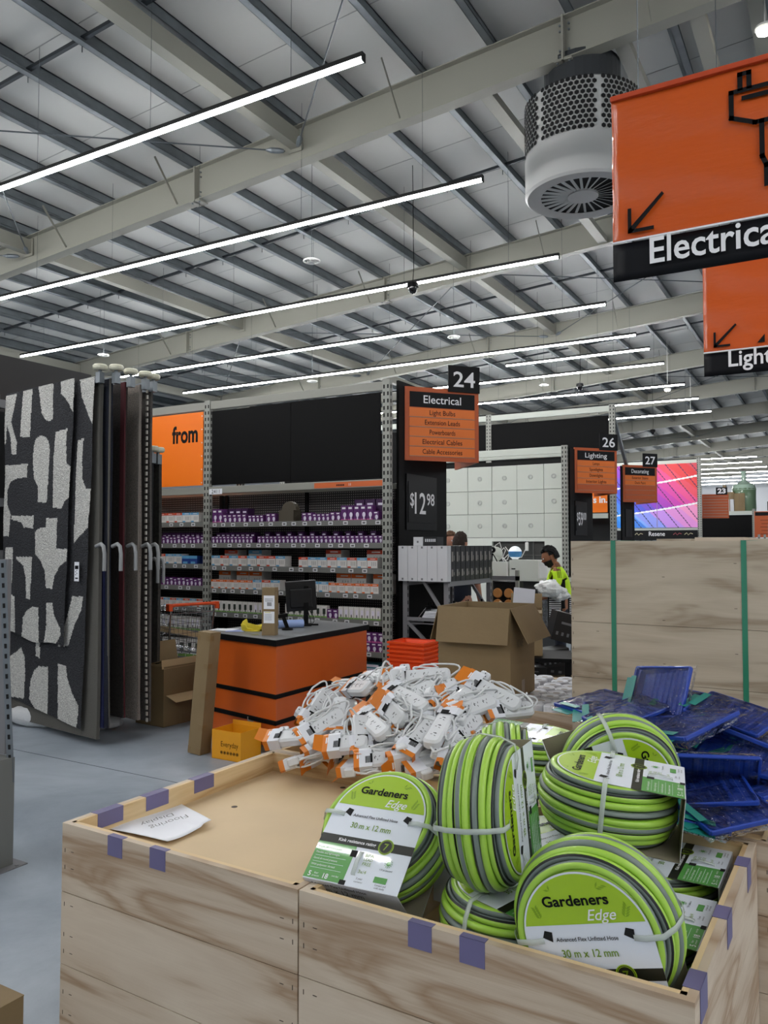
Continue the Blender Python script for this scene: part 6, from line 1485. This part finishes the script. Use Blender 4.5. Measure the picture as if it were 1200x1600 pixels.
def head(root, c, yaw, skin, hairm, sc=1.0, beard=None, tilt=0, long_=0):
    """head with brow, nose, mouth, ears; faces +x before yaw"""
    M = Matrix.Translation(c) @ Matrix.Rotation(yaw, 4, 'Z') @ Matrix.Rotation(tilt, 4, 'Y') @ Matrix.Scale(sc, 4)
    def f(u, v):
        a = 2*PI*u; b = PI*v; x = math.cos(a)*math.sin(b); y = math.sin(a)*math.sin(b); z = math.cos(b)
        rx, ry, rz2 = .098, .076, .122
        X, Y, Z = x*rx, y*ry, z*rz2
        if z < 0: Y *= 1-.30*(-z)**1.5; X *= 1-.12*(-z)
        if x < 0 and z < 0: X *= 1-.25*(-z)
        fr = max(0, x)*max(0, 1-abs(y)*3.2)
        X += fr*(.026*math.exp(-((z+.12)/.13)**2)+.008*math.exp(-((z-.28)/.12)**2)+.010*math.exp(-((z+.48)/.08)**2)+.012*math.exp(-((z+.78)/.12)**2))
        ey = math.exp(-((abs(y)-.36)/.14)**2-((z-.1)/.12)**2)*max(0, x); X -= .010*ey
        return (X, Y, Z)
    g = G(); g.grid(f, 40, 30, 0, M); o = g.build('head', skin, root, smooth=True)
    g = G()
    for s in (-1, 1): g.ball((-.005, s*.076, .0), .03, 12, 0, (.6, .35, 1), M)
    g.build('ear', skin, root, smooth=True)
    g = G()
    for s in (-1, 1): g.ball((.083, s*.028, .012), .0115, 10, 0, (1, 1.1, .8), M); g.ball((.0925, s*.028, .012), .005, 8, 1, (1, 1, 1), M)
    g.build('eye', [TXT, INK], root, smooth=True)
    g = G(); g.ball((.091, 0, -.058), .014, 10, 0, (.5, 1.7, .45), M); g.build('mouth', mat('lips', '8a4a42', .6), root, smooth=True)
    def h(u, v):
        a = 2*PI*u; b = PI*v; x = math.cos(a)*math.sin(b); y = math.sin(a)*math.sin(b); z = math.cos(b); nn = noise.noise(Vector((x*7, y*7, z*7)))*.010+.006*noise.noise(Vector((x*22, y*22, z*22)))
        k = 1.10; return (x*.098*k-.008+nn*x, y*.076*(k+.04)+nn*y, z*.122*k+.012+nn*2*max(0, z))
    def sk(u, v):
        a = 2*PI*u; b = PI*v; x = math.cos(a)*math.sin(b); z = math.cos(b); return (x > .1 and z < .52+.1*x) or (x > -.35 and z < .05) or z < -.45
    g = G(); g.grid(h, 48, 36, 0, M, skip=sk); g.build('hair', hairm, root, smooth=True, solid=.008)
    if beard:
        def bd(u, v):
            X = Vector(f(u, v)); b = PI*v; n_ = X.normalized(); return X+n_*(.010+.004*noise.noise(X*60))+Vector((0, 0, -.006))
        g = G(); g.grid(bd, 48, 36, 0, M, skip=lambda u, v: not (math.cos(2*PI*u)*math.sin(PI*v) > .0 and -.98 < math.cos(PI*v) < -.2 and not (abs(math.sin(2*PI*u)*math.sin(PI*v)) < .22 and math.cos(PI*v) > -.36))); g.build('beard', beard, root, smooth=True, solid=.006)
    return M
SK1 = mat('skin_fair', 'c58d74', .55); SK2 = mat('skin_brown', '9a6648', .55); HR1 = mat('hair_light_brown', '6b4c34', .8, bump=.8, bscale=90); HR2 = mat('hair_dark_brown', '33261e', .8, bump=.8, bscale=90); HR3 = mat('hair_black', '0f0e0f', .8, bump=.8, bscale=90)
def body(root, base, yaw, top, shirt, pants, skin, lean=0.0, reach=None, shoes=None):
    """standing body, facing +x before yaw; top = height of chin"""
    M = Matrix.Translation(base) @ Matrix.Rotation(yaw, 4, 'Z'); s = top/1.5
    def P(x, y, z):
        k = max(0, z-.95); return V((x+lean*k), y, z)*s
    J = [(P(0, 0, .96), (.125*s, .15*s))]; E = []
    a = chain(J, E, 0, [(P(0, 0, 1.1), (.11*s, .14*s)), (P(.01, 0, 1.27), (.115*s, .165*s)), (P(0, 0, 1.4), (.085*s, .13*s)), (P(.005, 0, 1.47), .055*s), (P(.02, 0, 1.54), .05*s)])
    neck = 3
    for sd in (-1, 1):
        k = chain(J, E, neck, [(P(0, sd*.17, 1.40), .058*s), (P(.02, sd*.215, 1.27), .048*s)])
        if reach:
            el, wr = reach; k = chain(J, E, k, [(P(el[0], sd*el[1], el[2]), .040*s), (P(wr[0], sd*wr[1], wr[2]), .026*s)]); d = Vector(J[k][0])-Vector(J[k-1][0])
        else: k = chain(J, E, k, [(P(.03, sd*.24, 1.08), .040*s), (P(.09, sd*.25, .85), .026*s)]); d = V(.15, 0, -1)
        hand(J, E, k, d, (.7, -sd*.7, .2), (0, -sd, -.4))
        chain(J, E, 0, [(P(0, sd*.09, .86), .088*s), (P(.02, sd*.1, .5), .058*s), (P(-.01, sd*.1, .12), .04*s), (P(0, sd*.1, .055), .04*s), (P(.13, sd*.11, .035), .033*s)])
    b = skin_mesh('body', J, E, skin, root, 0, 2, M)
    # clothes follow the same skeleton, slightly larger
    T = [(P(0, 0, .90), (.15*s, .175*s)), (P(0, 0, 1.1), (.135*s, .165*s)), (P(.01, 0, 1.27), (.135*s, .185*s)), (P(0, 0, 1.40), (.10*s, .14*s)), (P(.0, 0, 1.455), .068*s)]; TE = [(0, 1), (1, 2), (2, 3), (3, 4)]
    for sd in (-1, 1): chain(T, TE, 3, [(P(0, sd*.17, 1.40), .074*s), (P(.02, sd*.218, 1.27), .066*s), ((P(.02, sd*.218, 1.27)+(P(reach[0][0], sd*reach[0][1], reach[0][2])-P(.02, sd*.218, 1.27))*.6) if reach else P(.03, sd*.23, 1.15), .06*s)])
    skin_mesh('shirt', T, TE, shirt, root, 0, 2, M)
    Q = [(P(0, 0, .96), (.14*s, .165*s)), (P(0, 0, .88), (.13*s, .155*s))]; QE = [(0, 1)]
    for sd in (-1, 1): chain(Q, QE, 1, [(P(0, sd*.09, .80), .10*s), (P(.02, sd*.1, .5), .075*s), (P(-.01, sd*.1, .14), .062*s)])
    skin_mesh('trousers', Q, QE, pants, root, 0, 2, M)
    g = G()
    for sd in (-1, 1): g.ball(tuple(P(.05, sd*.105, .045)), .06*s, 14, 0, (2.2, .85, .75), M)
    g.build('shoes', BLACK, root, smooth=True)
    return M, s
NAVYC = mat('cloth_navy', '1a2030', .8); GREYC = mat('cloth_grey', '50545a', .85)
d1 = 9.3
def spot(px, d, z): # point on the ray column of a pixel at horizontal forward distance d
    q = CAM+_Fh*d+CR*((px-600)/FPX*d); return V(q.x, q.y, z)
p = spot(702, 10.9, 0); toward = math.atan2(-p.y, -p.x)
r = thing('person', 'person with short wavy light brown hair, only the head showing above the white cartons', 'person', p)
M_, s_ = body(r, (0, 0, 0), toward+.5, 1.47, GREYC, NAVYC, SK1); head(r, (0.02, 0, 1.68), toward+.55, SK1, HR1)
p = spot(720, 10.1, 0); toward = math.atan2(-p.y, -p.x)
r = thing('person', 'person with dark curly hair seen from behind, talking to the one with lighter hair', 'person', p)
M_, s_ = body(r, (0, 0, 0), toward+PI-.5, 1.46, NAVYC, GREYC, SK1); head(r, (0, 0, 1.65), toward+PI-.5, SK1, HR2, 1.04)
HV = mat('shirt_hi_vis', 'c6f01e', .7, bump=.2, bscale=25)
p = spot(876, 10.0, 0); left = math.atan2(-CR.y, -CR.x)
r = thing('person', 'bearded person in hi-vis yellow polo, sunglasses on head, looking down to the left', 'person', p)
M_, s_ = body(r, (0.0, 0, 0), left-.15, 1.40, HV, NAVYC, SK2, lean=.12, reach=((.16, .26, 1.08), (.36, .14, 1.02)))
hc = M_ @ (V(.145, 0, 1.59)*s_*1.0); hM = head(r, hc, left-.15, SK2, HR3, 1.0, HR3, .42)
g = G()
for sd in (-1, 1): g.ball((.045, sd*.045, .112), .034, 12, 0, (.5, 1.0, .75), hM)
g.cyl(hM @ V(.04, -.08, .10), hM @ V(.04, .08, .10), .005, 6); 
for sd in (-1, 1): g.tube([hM @ V(.04, sd*.088, .1), hM @ V(-.02, sd*.095, .08), hM @ V(-.06, sd*.092, .04)], .005, 6)
g.build('sunglasses', BLACK, r, smooth=True)
g = G()
SP = [(-.05, .20, 1.30), (-.03, .205, 1.15), (-.0, .19, 1.0), (.0, .18, .92)]
for sd in (-1, 1):
    g.tube([M_ @ (V(x+.12*max(0, z-.95)*1.0, sd*y*.93, z)*s_) for x, y, z in SP], [.03, .038, .04, .04], 8)
    for q in range(3): g.tube([M_ @ (V(-.03+q*.02+.12*(z-.95), sd*y, z)*s_) for y, z in ((.08, 1.51), (.17, 1.478), (.235, 1.40), (.262, 1.32))], .003, 4)
g.build('black_side_stripe', BLACK, r)
# things in and around the right trolley
M2 = tr2.matrix_world
FB = mat('film_bundle', 'dfe2e0', .25, bump=.9, bscale=16, coat=.4)
def blob(nm, loc, rad, label, cat, m, amp=.25, seed=1, n=26):
    g = G()
    def f(u, v):
        a = 2*PI*u; b = PI*v; d = V(math.cos(a)*math.sin(b), math.sin(a)*math.sin(b), math.cos(b)); k = 1+amp*noise.noise(d*2.2+V(seed, 0, 0))+amp*.4*noise.noise(d*6+V(seed, 3, 0))
        return (d.x*rad[0]*k, d.y*rad[1]*k, d.z*rad[2]*k)
    g.grid(f, n, n); o = g.build(nm, m, smooth=True); o.location = loc; return tag(o, label, cat)
q = spot(857, 9.3, 1.13); blob('film_bundle', q, (.15, .15, .10), 'crumpled bundle of clear plastic film heaped above the right trolley', 'plastic film', FB)
q = spot(872, 9.4, 1.06); blob('film_bundle', q, (.12, .12, .08), 'smaller crumpled clear film lump beside the bearded man\'s arm', 'plastic film', FB, seed=5)
slat = mat('rack_wire_white', 'c9cacc', .4)
q = spot(866, 9.4, .62)
for k, dx in enumerate((0, .24)):
    r = thing('wire_shelf_panel', ['ribbed white wire panel standing in the right trolley, left of two', 'ribbed white wire panel standing in the right trolley, right of two'][k], 'wire panel', q+CR*dx, AZ); g = G()
    for i in range(16): g.box(-.07, .07, -.01, .01, .02+i*.025, .032+i*.025)
    g.build('ribs', slat, r); g = G(); g.box(-.085, -.07, -.01, .01, 0, .43); g.box(.07, .085, -.01, .01, 0, .43); g.box(-.06, .06, .02, .12, 0, .4); g.build('dark_side', DARK, r)
q = spot(878, 8.6, 0)
for i, (px, z0_, h_, w_, an, lb) in enumerate(((884, .62, .3, .34, .25, 'black carton standing upright, rightmost beside the plywood stack'), (862, .30, .2, .46, .12, 'black carton lying open under the right trolley'), (868, .42, .17, .3, -.15, 'black carton lying tilted between the other two black cartons'), (836, .32, .12, .2, .05, 'small black printed carton half behind the big brown carton'))):
    qq = spot(px, 8.3-.15*i, z0_); r = thing('black_box', lb, 'carton', M=Matrix.Translation(qq) @ Matrix.Rotation(AZ, 4, 'Z') @ Matrix.Rotation(an, 4, 'Y')); g = G(); g.box(-w_/2, w_/2, 0, .3, 0, h_); g.build('box_body', BBX, r, bevel=.003)
    g = G()
    for k in range(5): g.box(-w_*.4+k*w_*.17, -w_*.33+k*w_*.17, -.001, 0, h_*.2, h_*.32)
    g.box(-w_*.3, w_*.1, -.001, 0, h_*.6, h_*.68); g.build('print', GBX, r)
q = spot(870, 8.15, 0); simple('plywood_plinth', 'low tan plywood box under the black cartons', 'crate', [('side', (-.25, .3, 0, .6, 0, .3), MATS['mdf_board']), ('lid', (-.25, .3, 0, .6, .301, .315), MATS['mdf_board'])], (q.x, q.y, 0), AZ)
q = spot(846, 7.5, 0); g = G(); g.box(-.2, .2, 0, .02, 0, .02); g.box(-.2, -.18, 0, .3, 0, .02); o = g.build('red_strip', mat('red_paint', 'e0301a', .4)); o.location = q; o.rotation_euler = (0, 0, AZ+.3); tag(o, 'bright red strip on the floor beyond the toilet rolls', 'strip')
q = spot(795, 7.4, .62); r = carton('open_carton', 'opened brown carton with white polystyrene and raised flap, behind the big carton', Matrix.Translation(q) @ Matrix.Rotation(AZ-.2, 4, 'Z'), .30, .3, .42, [('f', .12, 100), ('b', .15, 30), ('l', .12, 60)])
g = G(); Mf = frame((.02, .2, .42), (.9, .1, -.1), (.1, .3, 1)); g.box(0, .2, 0, .2, 0, .02, 0, Mf); o = g.build('foam_sheet', mat('foam_white', 'b9bbc2', .7), r)
q = spot(790, 7.4, 0); simple('stock_table', 'low dark stand mostly hidden behind the big brown carton, carrying the opened carton', 'table', [('top', (-.1, .6, -.1, .5, .58, .615), BLACK), ('legs', ((-.08, -.04, -.08, -.04, 0, .58), (.54, .58, -.08, -.04, 0, .58), (-.08, -.04, .44, .48, 0, .58), (.54, .58, .44, .48, 0, .58)), BLACK)], (q.x, q.y, 0), AZ-.2)
for k, o in PR.items():
    if k not in first_used: bpy.data.objects.remove(o)
